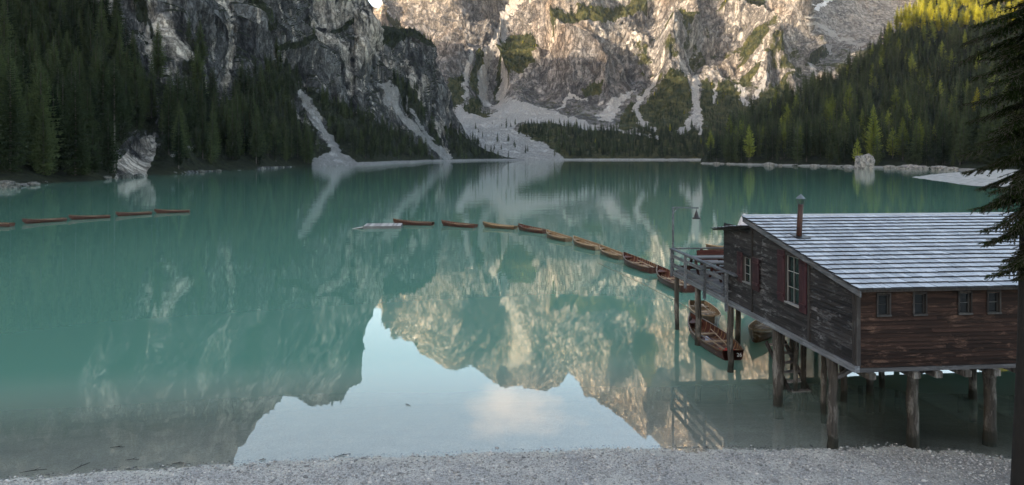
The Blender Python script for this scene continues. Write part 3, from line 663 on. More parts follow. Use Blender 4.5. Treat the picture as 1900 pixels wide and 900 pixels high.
TA = sample(PA, fA, 1 / 62., hA); TB = sample(PB, fB, 1 / 75., hB); TC = sample(PC, fC, 1 / 85., hC)
def choose(T, area):
    n = len(T); k = RNG.integers(0, 5, n)
    
    if area == 'B': k = np.where(RNG.random(n) < .01, 6, k)
    if area == 'C':
        up = T[:, 2] > 165; k = np.where(RNG.random(n) < np.where(up, .9, .07), np.where(up, 6, 5), k)  # high trees mostly take the larch with sunlight in its colour
    return np.column_stack([T, k])
ALL = np.concatenate([np.column_stack([choose(T, a), np.full(len(T), i)]) for i, (T, a) in enumerate(((TA, 'A'), (TB, 'B'), (TC, 'C')))])
sx = CX + ALL[:, 0] / ALL[:, 1] * F; syb = HY - (ALL[:, 2] - CH) / ALL[:, 1] * F; size = ALL[:, 3] / ALL[:, 1] * F
inview = (sx > -10) & (sx < 1870) & (syb > 20) & (syb - size < 340)
score = np.where(inview, size, 0); order = np.argsort(-score); pick = np.zeros(len(ALL), bool); pick[order[:280]] = True
def add_tree(loc, h, ki, label, group, rz=None, wide=1.0):
    cm, tm, kd = KINDS[ki]; nm = {'spruce': 'spruce_tree', 'larch': 'larch_tree', 'pine': 'pine_tree'}[kd]
    r = thing(nm, label, 'tree', loc, random.uniform(0, 6.28) if rz is None else rz, group); r.scale = (h * wide, h * wide, h)
    link('trunk', tm, r); link('crown', cm, r); return r
LAB = {('A', 0): 'dark green spruce in the dense forest climbing from the left shore', ('A', 1): 'dark spruce standing at the edge of the water on the left shore',
       ('C', 0): 'dark green spruce in the forest covering the right hillside', ('C', 1): 'dark spruce standing close to the stony waterline of the right shore'}
for q in ALL[pick]:
    ar = 'ABC'[int(q[5])]; lowz = q[2] < 7; kd = KINDS[int(q[4])][2]
    if kd == 'larch':
        lb = 'yellow-green larch among the dark spruces on the ' + ('right hillside' if ar == 'C' else 'left shore'); gp = 'larches on the ' + ('right hillside' if ar == 'C' else 'left shore')
    else:
        lb = LAB[('A' if ar != 'C' else 'C', int(lowz))]; gp = 'spruces %s the %s' % ('at the waterline of' if lowz else 'on the slope above', 'left shore' if ar != 'C' else 'right shore')
    add_tree(q[:3] - np.array([0, 0, .4]), q[3], int(q[4]), lb, gp)
def onC(px, row, Pt, xg, yg):
    i = np.argmin((xg - px) ** 2 + (yg - row) ** 2); return Pt.reshape(-1, 3)[i]
add_tree(onC(1622, 302, PC, xC, yC), 40, 5, 'broad bright green larch towering at the right shoreline left of the pale boulder', 'tall single trees', wide=.85)
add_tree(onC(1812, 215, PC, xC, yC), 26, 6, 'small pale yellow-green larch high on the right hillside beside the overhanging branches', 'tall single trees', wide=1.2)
add_tree(onC(1457, 296, PC, xC, yC), 32, 5, 'green larch with a pointed top at the left end of the right shore forest', 'tall single trees', wide=.7)
add_tree(onC(212, 318, PA, xA, yA), 42, 7, 'tall pine with a long bare pale trunk above the left cliff outcrop', 'tall single trees')
add_tree(onC(140, 325, PA, xA, yA), 35, 1, 'tall broad spruce with feathery crown in the left shore forest', 'tall single trees', wide=.9)

# the rest of the forest: one object, instances of the seven far conifers
rest = ALL[~pick]; rest = rest[(sx[~pick] > -260) & (sx[~pick] < 2150)]
me = bpy.data.meshes.new('forest'); me.vertices.add(len(rest)); me.vertices.foreach_set('co', (rest[:, :3] - np.array([0, 0, .4])).astype(np.float32).ravel())
for nm, v in (('hgt', rest[:, 3]), ('rot', RNG.uniform(0, 6.28, len(rest)))):
    a = me.attributes.new(nm, 'FLOAT', 'POINT'); a.data.foreach_set('value', v.astype(np.float32))
a = me.attributes.new('kindi', 'INT', 'POINT'); a.data.foreach_set('value', rest[:, 4].astype(np.int32))
fo_ = link('forest', me, label='dense dark conifer forest on the slopes around the lake', cat='forest', kind='stuff')
ng = bpy.data.node_groups.new('forest_scatter', 'GeometryNodeTree')
ng.interface.new_socket('Geometry', in_out='INPUT', socket_type='NodeSocketGeometry'); ng.interface.new_socket('Geometry', in_out='OUTPUT', socket_type='NodeSocketGeometry')
gi = ng.nodes.new('NodeGroupInput'); go = ng.nodes.new('NodeGroupOutput'); ip = ng.nodes.new('GeometryNodeInstanceOnPoints'); ci = ng.nodes.new('GeometryNodeCollectionInfo')
ci.inputs['Collection'].default_value = FAR; ci.inputs['Separate Children'].default_value = True; ci.inputs['Reset Children'].default_value = True
def named(n, ty):
    d = ng.nodes.new('GeometryNodeInputNamedAttribute'); d.data_type = ty; d.inputs[0].default_value = n; return [s for s in d.outputs if s.enabled and s.name == 'Attribute'][0]
cr = ng.nodes.new('ShaderNodeCombineXYZ'); ng.links.new(named('rot', 'FLOAT'), cr.inputs[2])
ng.links.new(gi.outputs[0], ip.inputs['Points']); ng.links.new(ci.outputs[0], ip.inputs['Instance']); ip.inputs['Pick Instance'].default_value = True
ng.links.new(named('kindi', 'INT'), ip.inputs['Instance Index']); ng.links.new(cr.outputs[0], ip.inputs['Rotation']); ng.links.new(named('hgt', 'FLOAT'), ip.inputs['Scale'])
ng.links.new(ip.outputs[0], go.inputs[0])
md = fo_.modifiers.new('scatter', 'NODES'); md.node_group = ng
print('trees', len(ALL), 'rest', len(rest))

# ------------------------------------------------------------------ boulders and rocks on the shores
def rock(name, loc, s, seed, label, group=None, mat=None, cat='rock'):
    n = 26; th = np.linspace(0, math.pi, n)[:, None]; ph = np.linspace(0, 2 * math.pi, 2 * n, endpoint=False)[None]
    d = np.stack([np.sin(th) * np.cos(ph), np.sin(th) * np.sin(ph), np.cos(th) + 0 * ph], -1)
    d = np.sign(d) * np.abs(d) ** .75
    q = d * (1 + .30 * fbm(d + seed * 3.1, .9, 4, seed, True) + .12 * fbm(d, .3, 3, seed + 5))[..., None] * np.array(s)
    A = q.reshape(-1, 3); i = np.arange(n * 2 * n).reshape(n, 2 * n); j = np.roll(i, -1, 1)
    Fc = np.stack([i[:-1], i[1:], j[1:], j[:-1]], -1).reshape(-1, 4)
    me = mesh_np(name, A, Fc, [mat or M_boulder], False); o = link(name, me, None, label, cat, group); o.location = loc; return o
g = G('boulder'); p = g.obj()
M_boulder = g.bsdf(g.mix(g.ramp(g.noise(p, .8, 8, .7), .36, .6), (.07, .07, .07), (.30, .29, .275)), .9, g.bump(g.noise(p, 2, 8, .7), .8, .2), .2)
g = G('dark_boulder'); p = g.obj(); M_drock = g.bsdf(g.mix(g.ramp(g.noise(p, 1.1, 8, .7), .4, .7), (.04, .042, .04), (.20, .195, .18)), .9, g.bump(g.noise(p, 3, 8, .7), .8, .2), .2)
b = PW(1607, 313); rock('boulder', (b[0], b[1] + 2, 1.8), (4.6, 4.4, 6.2), 3, 'large pale boulder standing in the water of the right shore', cat='boulder')
k = 0
for px, dd, s in ((1330, 0, 1.2), (1352, 0, .8), (1392, 0, 1.0), (1428, 0, 1.6), (1448, 0, .7), (1478, 0, .9), (1510, 0, 1.0), (1540, 0, .8), (1575, 0, 1.1), (1652, 0, 1.3), (1672, 0, 1.0), (1690, 0, 1.9), (1712, 0, 1.4), (1745, 0, 1.7), (1770, 0, 1.2)):
    Yv = float(np.interp(px, [n[0] for n in nodesC], [n[1][0] for n in nodesC])); Xv = (px - CX) / F * Yv; k += 1
    rock('shore_rock', (Xv, Yv + 1, .3), (s * 2.2, s * 1.6, s), 20 + k, 'low grey rock along the waterline of the right shore', 'rocks along the right shore')
for px, s in ((8, 2.0), (60, 1.0), (195, 1.2), (232, 1.6), (256, 1.1), (318, 1.3), (338, 1.0), (372, 1.2), (405, .9), (445, .8), (480, .9)):
    Yv = float(np.interp(px, [n[0] for n in nodesA], [n[1][0] for n in nodesA])); Xv = (px - CX) / F * Yv; k += 1
    rock('shore_rock', (Xv, Yv + .5, .2), (s * 1.3, s * 1.0, s * .7), 20 + k, 'grey rock along the waterline of the left shore', 'rocks along the left shore', M_drock)

# ------------------------------------------------------------------ boathouse (local frame: x to the right, y away from us)
PHI = math.atan(.093)
C0 = (8.775, 17.4, 0)
def loc2w(u, v, z=0): return (C0[0] + u * math.cos(PHI) - v * math.sin(PHI), C0[1] + u * math.sin(PHI) + v * math.cos(PHI), z)
house = thing('boathouse', 'weathered wooden boathouse on stilts with a frosted shingle roof', 'boathouse', C0, PHI)
ZB = 2.47; UW = 15; V1 = 5.95; V2 = 8.45
def roofz(v): return 4.62 + .181 * (v + .35)
def boards(mb, axis, fixed, a0, a1, z0, z1, h, openings, top=None, out=-1, th=.022):
    """horizontal lapped boards on a wall; axis 'u' or 'v'; openings (a0,a1,z0,z1)"""
    z = z0
    while z < z1 - .02:
        zt = min(z + h * random.uniform(.92, 1.08), z1); cuts = [(a0, a1)]
        for oa0, oa1, oz0, oz1 in openings:
            if oz0 < (z + zt) / 2 < oz1:
                nc = []
                for c0, c1 in cuts:
                    if oa0 > c0: nc.append((c0, min(c1, oa0)))
                    if oa1 < c1: nc.append((max(c0, oa1), c1))
                cuts = [c for c in nc if c[1] - c[0] > .01]
        segs = []
        for c0, c1 in cuts:
            while c1 - c0 > 3.4:
                L = random.uniform(2.0, 3.0); segs.append((c0, c0 + L)); c0 += L + .004
            segs.append((c0, c1))
        for c0, c1 in segs:
            cb, ct = c0, c0
            if top: cb = max(c0, top(z)); ct = max(c0, top(zt))
            if cb >= c1: continue
            ct = min(ct, c1); o0 = fixed + out * (th + .012 + random.uniform(0, .006)); o1 = fixed + out * .006; i0 = fixed - out * .02
            def pt(a, d, zz): return (a, d, zz) if axis == 'u' else (d, a, zz)
            mb.hexa([pt(cb, o0, z), pt(c1, o0, z), pt(c1, i0, z), pt(cb, i0, z), pt(ct, o1, zt), pt(c1, o1, zt), pt(c1, i0, zt), pt(ct, i0, zt)])
        z = zt + .003
side_open = [(2.42, 3.02, 3.5, 5.02)]
ext_open = [(6.05, 6.42, 3.5, 4.5)]
inv = lambda z: (z + .02 - 4.62) / .181 - .35
# openings by column: big window x 1459..1486, small window 1379..1400
def vcol(x): Y = 10.39 / ((x - CX) / F + .093); return (Y - 17.4) / math.cos(PHI) , Y
side_open = [(vcol(1486)[0], vcol(1459)[0], 3.47, 5.0)]
ext_open = [(vcol(1400)[0], vcol(1379)[0], 3.52, 4.5)]
mb = MB(); boards(mb, 'v', 0, .03, V1, ZB + .18, 5.75, .115, side_open, inv)
mb.link('side_wall', M_side, house)
mb = MB(); boards(mb, 'v', .03, V1 + .02, V2, ZB + .18, 5.45, .12, ext_open)
boards(mb, 'u', V2, .05, 2.6, ZB + .18, 5.0, .16, [], out=1)
mb.link('extension_wall', M_side, house)
wins = []
for xc in (1627, 1697, 1785, 1842):
    Yf = 17.4; u = ((xc - CX) / F * 17.75 - 8.775) / math.cos(PHI); wins.append(u)
fo_open = [(u - .17, u + .17, 3.90, 4.47) for u in wins]
mb = MB(); boards(mb, 'u', 0, .03, UW, ZB + .12, 4.62, .105, fo_open, th=.018)
mb.link('front_wall', M_front, house)
mb = MB(); boards(mb, 'v', UW, .03, V1, ZB + .18, 4.6, .2, [], out=1); boards(mb, 'u', V1, .1, UW, ZB + .18, 5.7, .2, [], out=1); mb.link('back_wall', M_darkwood, house)
mb = MB(); mb.box(.05, UW, .05, V2 - .05, ZB + .06, ZB + .14); mb.link('floor', M_darkwood, house)
# frame timbers
mb = MB()
mb.box(-.075, .05, -.06, V2 + .05, ZB, ZB + .17)
mb.link('sill_beam', M_beam, house)
mb = MB(); mb.box(.06, UW, -.04, .08, ZB - .0, ZB + .10); mb.link('sill_beam', M_beamu, house)
mb = MB()
for v, w in ((.04, .10), (vcol(1503)[0], .09), (V1 - .02, .11)):
    mb = MB(); mb.box(-.06, .03, v - w / 2, v + w / 2, ZB + .18, min(5.6, roofz(v) - .03)); mb.link('corner_post', M_darkwood, house)
mb = MB(); mb.box(-.03, .08, -.055, -.002, ZB + .11, 4.6); mb.link('corner_post', M_darkwood, house)
mb = MB(); mb.box(-.12, UW + .2, -.16, -.05, 4.56, 4.70); mb.link('fascia_board', M_beamu, house)
# joist ends under the front
for u in (.35, 1.55, 2.15, 2.95, 3.75, 4.5, 5.4, 6.3, 7.3, 8.3):
    mb = MB(); mb.box(u - .09, u + .09, -.14, V1, ZB - .17, ZB - .004); mb.link('joist', M_pile, house)
# windows
def window(cx, ax, z0, z1, w, fixed, nv, nh, shut=False):
    """framed window with bars; ax 'u' for the front wall, 'v' for the side wall"""
    def bx(m, a0, a1, d0, d1, zz0, zz1):
        if ax == 'u': m.box(a0, a1, fixed + d0, fixed + d1, zz0, zz1)
        else: m.box(fixed + d0, fixed + d1, a0, a1, zz0, zz1)
    m = MB(); t = .045
    bx(m, cx - w / 2 - t, cx - w / 2, -.05, .05, z0 - t, z1 + t); bx(m, cx + w / 2, cx + w / 2 + t, -.05, .05, z0 - t, z1 + t)
    bx(m, cx - w / 2, cx + w / 2, -.05, .05, z1, z1 + t)
    wn = m.link('window', M_darkwood, house)
    m = MB(); s = .016; wm = M_dim if ax == 'u' else M_white
    bx(m, cx - w / 2 + .005, cx - w / 2 + s + .012, .0, .03, z0 + .02, z1 - .003); bx(m, cx + w / 2 - s - .012, cx + w / 2 - .005, .0, .03, z0 + .02, z1 - .003)
    bx(m, cx - w / 2 + s, cx + w / 2 - s, .002, .028, z1 - .035, z1 - .005)
    for i in range(1, nv): a = cx - w / 2 + w * i / nv; bx(m, a - s / 2, a + s / 2, .002, .028, z0 + .02, z1 - .02)
    for i in range(1, nh): a = z0 + (z1 - z0) * i / nh; bx(m, cx - w / 2 + s, cx + w / 2 - s, .004, .026, a - s / 2, a + s / 2)
    m.link('frame', wm, wn)
    m = MB(); bx(m, cx - w / 2 - t, cx + w / 2 + t, -.075, .05, z0 - .035, z0 + .01); m.link('sill', wm, wn)
    m = MB(); bx(m, cx - w / 2, cx + w / 2, .034, .04, z0, z1); m.link('pane', M_glass, wn)
for u in wins: window(u, 'u', 3.92, 4.45, .30, 0, 1, 2)
a, b = side_open[0][:2]; window((a + b) / 2, 'v', 3.52, 4.95, b - a - .08, 0, 2, 3)
a2, b2 = ext_open[0][:2]; window((a2 + b2) / 2, 'v', 3.57, 4.45, b2 - a2 - .08, .03, 2, 3)
def shutter(v0, v1, z0, z1, off=-.06):
    m = MB(); n = 3
    for i in range(n): q0 = v0 + (v1 - v0) * i / n; q1 = v0 + (v1 - v0) * (i + 1) / n - .006; m.box(off - .012, off + .014, q0, q1, z0, z1)
    for zz in (z0 + .18, z1 - .24): m.box(off - .035, off - .013, v0 + .02, v1 - .02, zz, zz + .08)
    return m.link('shutter', M_shut, house)
shutter(vcol(1500)[0], vcol(1486.5)[0], 3.40, 5.02); shutter(vcol(1459)[0], vcol(1445.5)[0], 3.47, 5.06)
shutter(vcol(1413)[0], vcol(1400.5)[0], 3.46, 4.55, -.09); shutter(vcol(1379)[0], vcol(1369)[0], 3.50, 4.56, -.03)
# main roof: lapped shingle courses, frost on the upper faces
roof = MB(); s0 = -.35; s1 = 6.42
roof.hexa([(-.12, s0 + .03, roofz(s0) - .05), (UW + .3, s0 + .03, roofz(s0) - .05), (UW + .3, s1, roofz(s1) - .05), (-.12, s1, roofz(s1) - .05),
           (-.12, s0 + .03, roofz(s0) + .01), (UW + .3, s0 + .03, roofz(s0) + .01), (UW + .3, s1, roofz(s1) + .01), (-.12, s1, roofz(s1) + .01)])
roof = roof.link('roof', M_darkwood, house)
mb = MB(); NC = 19; step = (s1 - s0) / NC
for k in range(NC):
    va = s0 + k * step - .02; u = -.16 + random.uniform(-.02, .02)
    while u < UW + .32:
        w = random.uniform(.14, .36); u2 = min(u + w, UW + .34); vb = va + step + .11; lift = random.uniform(-.002, .004); va2 = va + random.uniform(-.014, .014)
        za = roofz(va2) + .072 + lift; zb = roofz(vb) + .022; th = .052
        mb.hexa([(u, va2, za - th), (u2 - .011, va2, za - th), (u2 - .011, vb, zb - .012), (u, vb, zb - .012), (u, va2, za), (u2 - .011, va2, za), (u2 - .011, vb, zb), (u, vb, zb)],
                [1, 0, 1, 1, 1, 1])
        u = u2
mb.link('shingle', [M_frost, M_edge], roof)
mb = MB()   # barge boards along the left rake and the gutter board
mb.hexa([(-.155, s0 - .05, roofz(s0) - .16), (-.118, s0 - .05, roofz(s0) - .16), (-.118, s1, roofz(s1) - .16), (-.155, s1, roofz(s1) - .16),
         (-.155, s0 - .05, roofz(s0) - .02), (-.118, s0 - .05, roofz(s0) - .02), (-.118, s1, roofz(s1) - .02), (-.155, s1, roofz(s1) - .02)])
mb.link('barge_board', M_beam, roof)
mb = MB(); mb.box(-.13, UW + .3, s1 + .002, s1 + .10, roofz(s1) - .06, roofz(s1) + .085, mi=[0, 0, 0, 0, 0, 0]); mb.link('ridge_board', M_frost, roof)
# low roof of the extension
def rz2(v): return 5.60 - .135 * (v - 5.7)
mb = MB(); mb.hexa([(-.22, 5.9, rz2(5.9) - .05), (2.9, 5.9, rz2(5.9) - .05), (2.9, 8.95, rz2(8.95) - .05), (-.22, 8.95, rz2(8.95) - .05), (-.22, 5.9, rz2(5.9)), (2.9, 5.9, rz2(5.9)), (2.9, 8.95, rz2(8.95)), (-.22, 8.95, rz2(8.95))])
er = mb.link('extension_roof', M_darkwood, house)
mb = MB()
for k in range(9):
    u = -.28; v = 6.0 + k * .335
    while u < 2.9:
        w = random.uniform(.16, .32); z = rz2(v) + random.uniform(.012, .03)
        mb.hexa([(u, v - .05, z), (u + w - .006, v - .05, z), (u + w - .006, v + .36, z - .03), (u, v + .36, z - .03), (u, v - .05, z + .03), (u + w - .006, v - .05, z + .03), (u + w - .006, v + .36, z + .0), (u, v + .36, z + .0)], [1, 0, 1, 1, 1, 1]); u += w
mb.link('shingle', [M_frost, M_edge], er)
# chimney pipe
cw = (8.99 - C0[0], 21.4 - C0[1]); cu = cw[0] * math.cos(PHI) + cw[1] * math.sin(PHI); cv = -cw[0] * math.sin(PHI) + cw[1] * math.cos(PHI); cz = roofz(cv) + .04
m = MB(); m.tube([(cu, cv, cz - .1), (cu + .03, cv, cz + .5), (cu + .06, cv, cz + 1.02)], [.085, .083, .08], 16); ch = m.link('chimney_pipe', M_rust, roof)
m = MB(); n = 8; r = .155; top = cz + 1.35
vs = [(cu + .06 + r * math.cos(6.283 * i / n), cv + r * math.sin(6.283 * i / n), cz + 1.2) for i in range(n)] + [(cu + .065, cv, top), (cu + .06, cv, cz + 1.19)]
m.add(vs, [(i, (i + 1) % n, n) for i in range(n)] + [((i + 1) % n, i, n + 1) for i in range(n)]); m.link('cap', M_gmetal, ch)
m = MB()
for i in range(6):
    a = 6.283 * i / 6 + .3; m.beam((cu + .06 + .075 * math.cos(a), cv + .075 * math.sin(a), cz + 1.0), (cu + .06 + .125 * math.cos(a), cv + .125 * math.sin(a), cz + 1.21), .014, .014)
m.beam((cu - .07, cv, cz + 1.0), (cu + .19, cv, cz + .985), .03, .02); m.link('bracket', M_metal, ch)
m = MB(); m.hexa([(cu - .16, cv - .28, roofz(cv - .28) + .065), (cu + .24, cv - .28, roofz(cv - .28) + .065), (cu + .2, cv + .22, roofz(cv + .22) + .065), (cu - .2, cv + .22, roofz(cv + .22) + .065),
                  (cu - .16, cv - .28, roofz(cv - .28) + .085), (cu + .24, cv - .28, roofz(cv - .28) + .085), (cu + .2, cv + .22, roofz(cv + .22) + .085), (cu - .2, cv + .22, roofz(cv + .22) + .085)]); m.link('flashing', M_metal, ch)
# piles
def pile(parent, u, v, r, ztop, lean=0.0):
    wx, wy, _ = loc2w(u, v); zb = float(bedz(np.array([wx]), np.array([wy]))[0]) - .5
    r *= .86; m = MB(); n = 9; zs = [zb + (ztop - zb) * i / (n - 1) for i in range(n)]
    m.tube([(u + random.uniform(-.028, .028) + lean * (1 - i / (n - 1)), v + random.uniform(-.015, .015), z) for i, z in enumerate(zs)], [r * random.uniform(.9, 1.1) * (1.06 - .08 * i / n) for i in range(n)], 12, wob=.035)
    return m.link('pile', M_pile, parent)
for u, v, r in ((-.02 + .12, 1.25, .15), (.12, 4.42, .17), (.02, 7.85, .13),
                (2.35, 1.15, .165), (4.75, 1.3, .19), (6.6, 1.2, .16), (2.45, 4.6, .12), (4.7, 4.5, .12), (6.8, 4.4, .13), (2.35, 7.7, .14),
                (1.35, 5.6, .09), (1.75, 5.8, .11), (1.2, 3.6, .10), (3.7, 5.2, .12), (4.05, 5.6, .11), (4.5, 5.7, .10), (5.6, 5.6, .14), (1.0, 5.9, .10)):
    pile(house, u, v, r, ZB - (.17 if u > .5 else .0) - .002)
m = MB(); m.beam((.2, 1.2, 1.95), (.75, .95, ZB - .1), .10, .10, up=(0, 1, 0)); m.link('brace', M_beamu, house)
m = MB(); m.beam((2.4, 1.1, 2.0), (3.0, 1.05, ZB - .15), .10, .10, up=(0, 1, 0)); m.link('brace', M_darkwood, house)
m = MB(); m.beam((2.2, 4.4, 2.25), (3.4, 4.6, 1.45), .10, .12, up=(0, 1, 0)); m.link('brace', M_darkwood, house)
m = MB(); m.beam((2.6, 5.0, 1.5), (3.9, 5.2, 2.2), .10, .12, up=(0, 1, 0)); m.link('brace', M_darkwood, house)
m = MB(); m.beam((.1, 4.4, ZB - .1), (6.8, 4.4, ZB - .1), .16, .16, up=(0, 0, 1)); m.link('cross_beam', M_darkwood, house)

# landing stage (deck) with railing
deck = thing('landing_stage', 'wooden landing stage on piles with a grey railing over the water', 'deck', C0, PHI)
D0, D1, DU = V2 + .06, 14.15, 20.0
m = MB(); v = D0
while v < D1 - .05:
    m.box(.02, DU, v, v + .14, ZB + .19, ZB + .235); v += .15
m.link('deck_boards', M_beamu, deck)
m = MB(); v = V1 + .12
while v < D0 - .16: m.box(2.72, DU, v, v + .14, ZB + .19, ZB + .235); v += .15
m.link('deck_boards', M_beamu, deck)
m = MB(); m.box(-.06, .06, V2 + .06, D1 + .05, ZB, ZB + .17); m.link('edge_beam', M_beam, deck)
m = MB(); m.box(.08, DU, D1 - .12, D1 + .0, ZB - .02, ZB + .17); m.link('edge_beam', M_beamu, deck)
for u in (1.9, 3.9, 5.9, 7.9, 9.9, 11.9, 14, 16, 18):
    m = MB(); m.box(u, u + .14, D0, D1 - .14, ZB + .0, ZB + .18); m.link('joist', M_darkwood, deck)
RT = 3.70
pv = [D1 - .02, 12.25, vcol(1308)[0] + .6, vcol(1321)[0] - .4, vcol(1353)[0]]
pv = [D1 - .02, vcol(1276)[0], vcol(1312)[0], vcol(1353)[0]]
for i, v in enumerate(pv):
    m = MB(); m.box(-.16, -.065, v - .055, v + .055, ZB - (.25 if i else .05), RT - .035); m.link('railing_post', M_beam, deck)
vend = vcol(1372)[0]
for z0, z1, off in ((RT - .035, RT + .02, 0), (3.28, 3.42, .02), (2.86, 3.04, .02)):
    m = MB(); m.box(-.20 + off if off == 0 else -.062, -.02 if off == 0 else -.03, vend if off == 0 else V2 + .02, D1 + .05, z0, z1); m.link('rail', M_beam, deck)
for u in (1.3, 2.9, 4.6, 6.3):
    m = MB(); m.box(u - .05, u + .05, D1 - .08, D1 + .02, ZB + .2, RT - .035); m.link('railing_post', M_redbench, deck)
m = MB(); m.box(-.0, DU, D1 - .06, D1 + .09, RT - .035, RT + .02); m.link('rail', M_beamu, deck)
for z0, z1 in ((3.38, 3.62), (3.05, 3.22), (2.75, 2.92)):
    m = MB(); m.box(1.05 if z0 > 2.8 else .1, DU, D1 - .10, D1 - .07, z0, z1); m.link('rail', M_redbench, deck)
for u, v, r in ((.10, 14.0, .12), (.12, 11.4, .14), (1.9, 11.5, .13), (2.6, 14.0, .12), (4.6, 14.0, .12), (4.4, 11.4, .13), (6.8, 14.0, .12), (9, 14, .12), (11.5, 14, .12), (14, 14, .12), (17, 14, .12), (14, 11, .12), (9, 11.4, .13)): pile(deck, u, v, r, ZB - .002)
# lamp on its post at the corner
lx, ly, lz = loc2w(.0, D1 + .12, 0)
lamp = thing('street_lamp', 'black bell shaped lamp hanging from a bracket post at the deck corner', 'lamp', (lx, ly, 0), PHI)
m = MB(); m.tube([(0, 0, ZB), (0, 0, 4.4), (0, 0, 5.60)], [.055, .05, .045], 8); m.link('post', M_beam, lamp)
m = MB(); m.beam((-.05, 0, 5.58), (1.22, 0, 5.55), .06, .06); m.beam((0, 0, 5.28), (.22, 0, 5.56), .04, .04); m.link('arm', M_beam, lamp)
m = MB(); prof = [(5.52, .008), (5.42, .02), (5.36, .05), (5.2, .10), (5.12, .12), (5.10, .20), (5.05, .21)]
m.tube([(1.12, 0, z) for z, _ in prof], [r for _, r in prof], 16); m.link('lamp_shade', M_metal, lamp)
# picnic tables
def picnic():
    t = thing('picnic_table', 'x', 'table')
    m = MB()
    for i in range(5): m.box(-.9, .9, -.36 + i * .145, -.36 + i * .145 + .135, .72, .76)
    m.link('table_top', M_beamu, t)
    for sy in (-1, 1):
        m = MB(); m.box(-.9, .9, sy * .72 - .13, sy * .72 - .005, .43, .47); m.box(-.9, .9, sy * .72 + .005, sy * .72 + .13, .43, .47); m.link('bench', M_beamu, t)
    for sx in (-.65, .65):
        m = MB(); m.beam((sx, -.62, 0), (sx, -.2, .72), .05, .1, up=(1, 0, 0)); m.link('leg', M_redbench, t)
        m = MB(); m.beam((sx, .62, 0), (sx, .2, .72), .05, .1, up=(1, 0, 0)); m.link('leg', M_redbench, t)
        m = MB(); m.box(sx + .03, sx + .07, -.84, .84, .35, .43); m.box(sx + .03, sx + .07, -.3, .3, .66, .72); m.link('cross_bar', M_redbench, t)
    return t
def copy_tree(o, parent=None):
    c = o.copy(); COL.objects.link(c); c.parent = parent
    for chd in list(o.children): copy_tree(chd, c)
    return c
tb = picnic(); spots = [(1.75, 9.6, 'picnic table with a frosty pale top nearest the boathouse wall'), (1.6, 11.6, 'picnic table in the middle of the deck behind the railing'), (1.2, 13.1, 'picnic table beside the lamp at the outer end of the deck')]
for i, (u, v, lb) in enumerate(spots):
    t = tb if i == 0 else copy_tree(tb); t.location = loc2w(u, v, ZB + .235); t.rotation_euler.z = PHI; t['label'] = lb; t['group'] = 'picnic tables on the deck'
# closed parasol
pw = PW(1380, 0.1 + 300); X_ = (1381 - CX) / F * 28.2
par = thing('parasol', 'closed white parasol showing above the low extension roof', 'parasol', (X_, 28.2, ZB + .235))
m = MB(); m.tube([(0, 0, 0), (0, 0, 2.9)], .025, 8); m.link('pole', M_pile, par)
m = MB(); n = 20; zs = [2.88, 2.7, 2.3, 1.9, 1.4]; vs = []
for i, z in enumerate(zs):
    for k in range(n): r = [.03, .14, .27, .33, .30][i] * (1 + .16 * math.cos(k * 2 * math.pi / n * 5)); vs.append((r * math.cos(6.283 * k / n), r * math.sin(6.283 * k / n), z))
m.add(vs, [(i * n + k, i * n + (k + 1) % n, (i + 1) * n + (k + 1) % n, (i + 1) * n + k) for i in range(len(zs) - 1) for k in range(n)], smooth=True); m.link('canopy', M_canvas, par)
# steps going down into the water under the house
a = (9.72, 23.0); b_ = (9.25, 24.7)
st = thing('wooden_steps', 'short open wooden steps descending into the water under the boathouse', 'steps', (9.78, 23.1, 0), math.radians(12))
for sx in (-.36, .36):
    m = MB(); m.beam((sx, -.15, -.25), (sx, 1.5, 1.3), .05, .16); m.link('stringer', M_darkwood, st)
for k in range(6):
    m = MB(); y = .05 + k * .26; m.box(-.34, .34, y - .11, y + .11, .0 + k * .245, .035 + k * .245); m.link('step', M_raft, st)

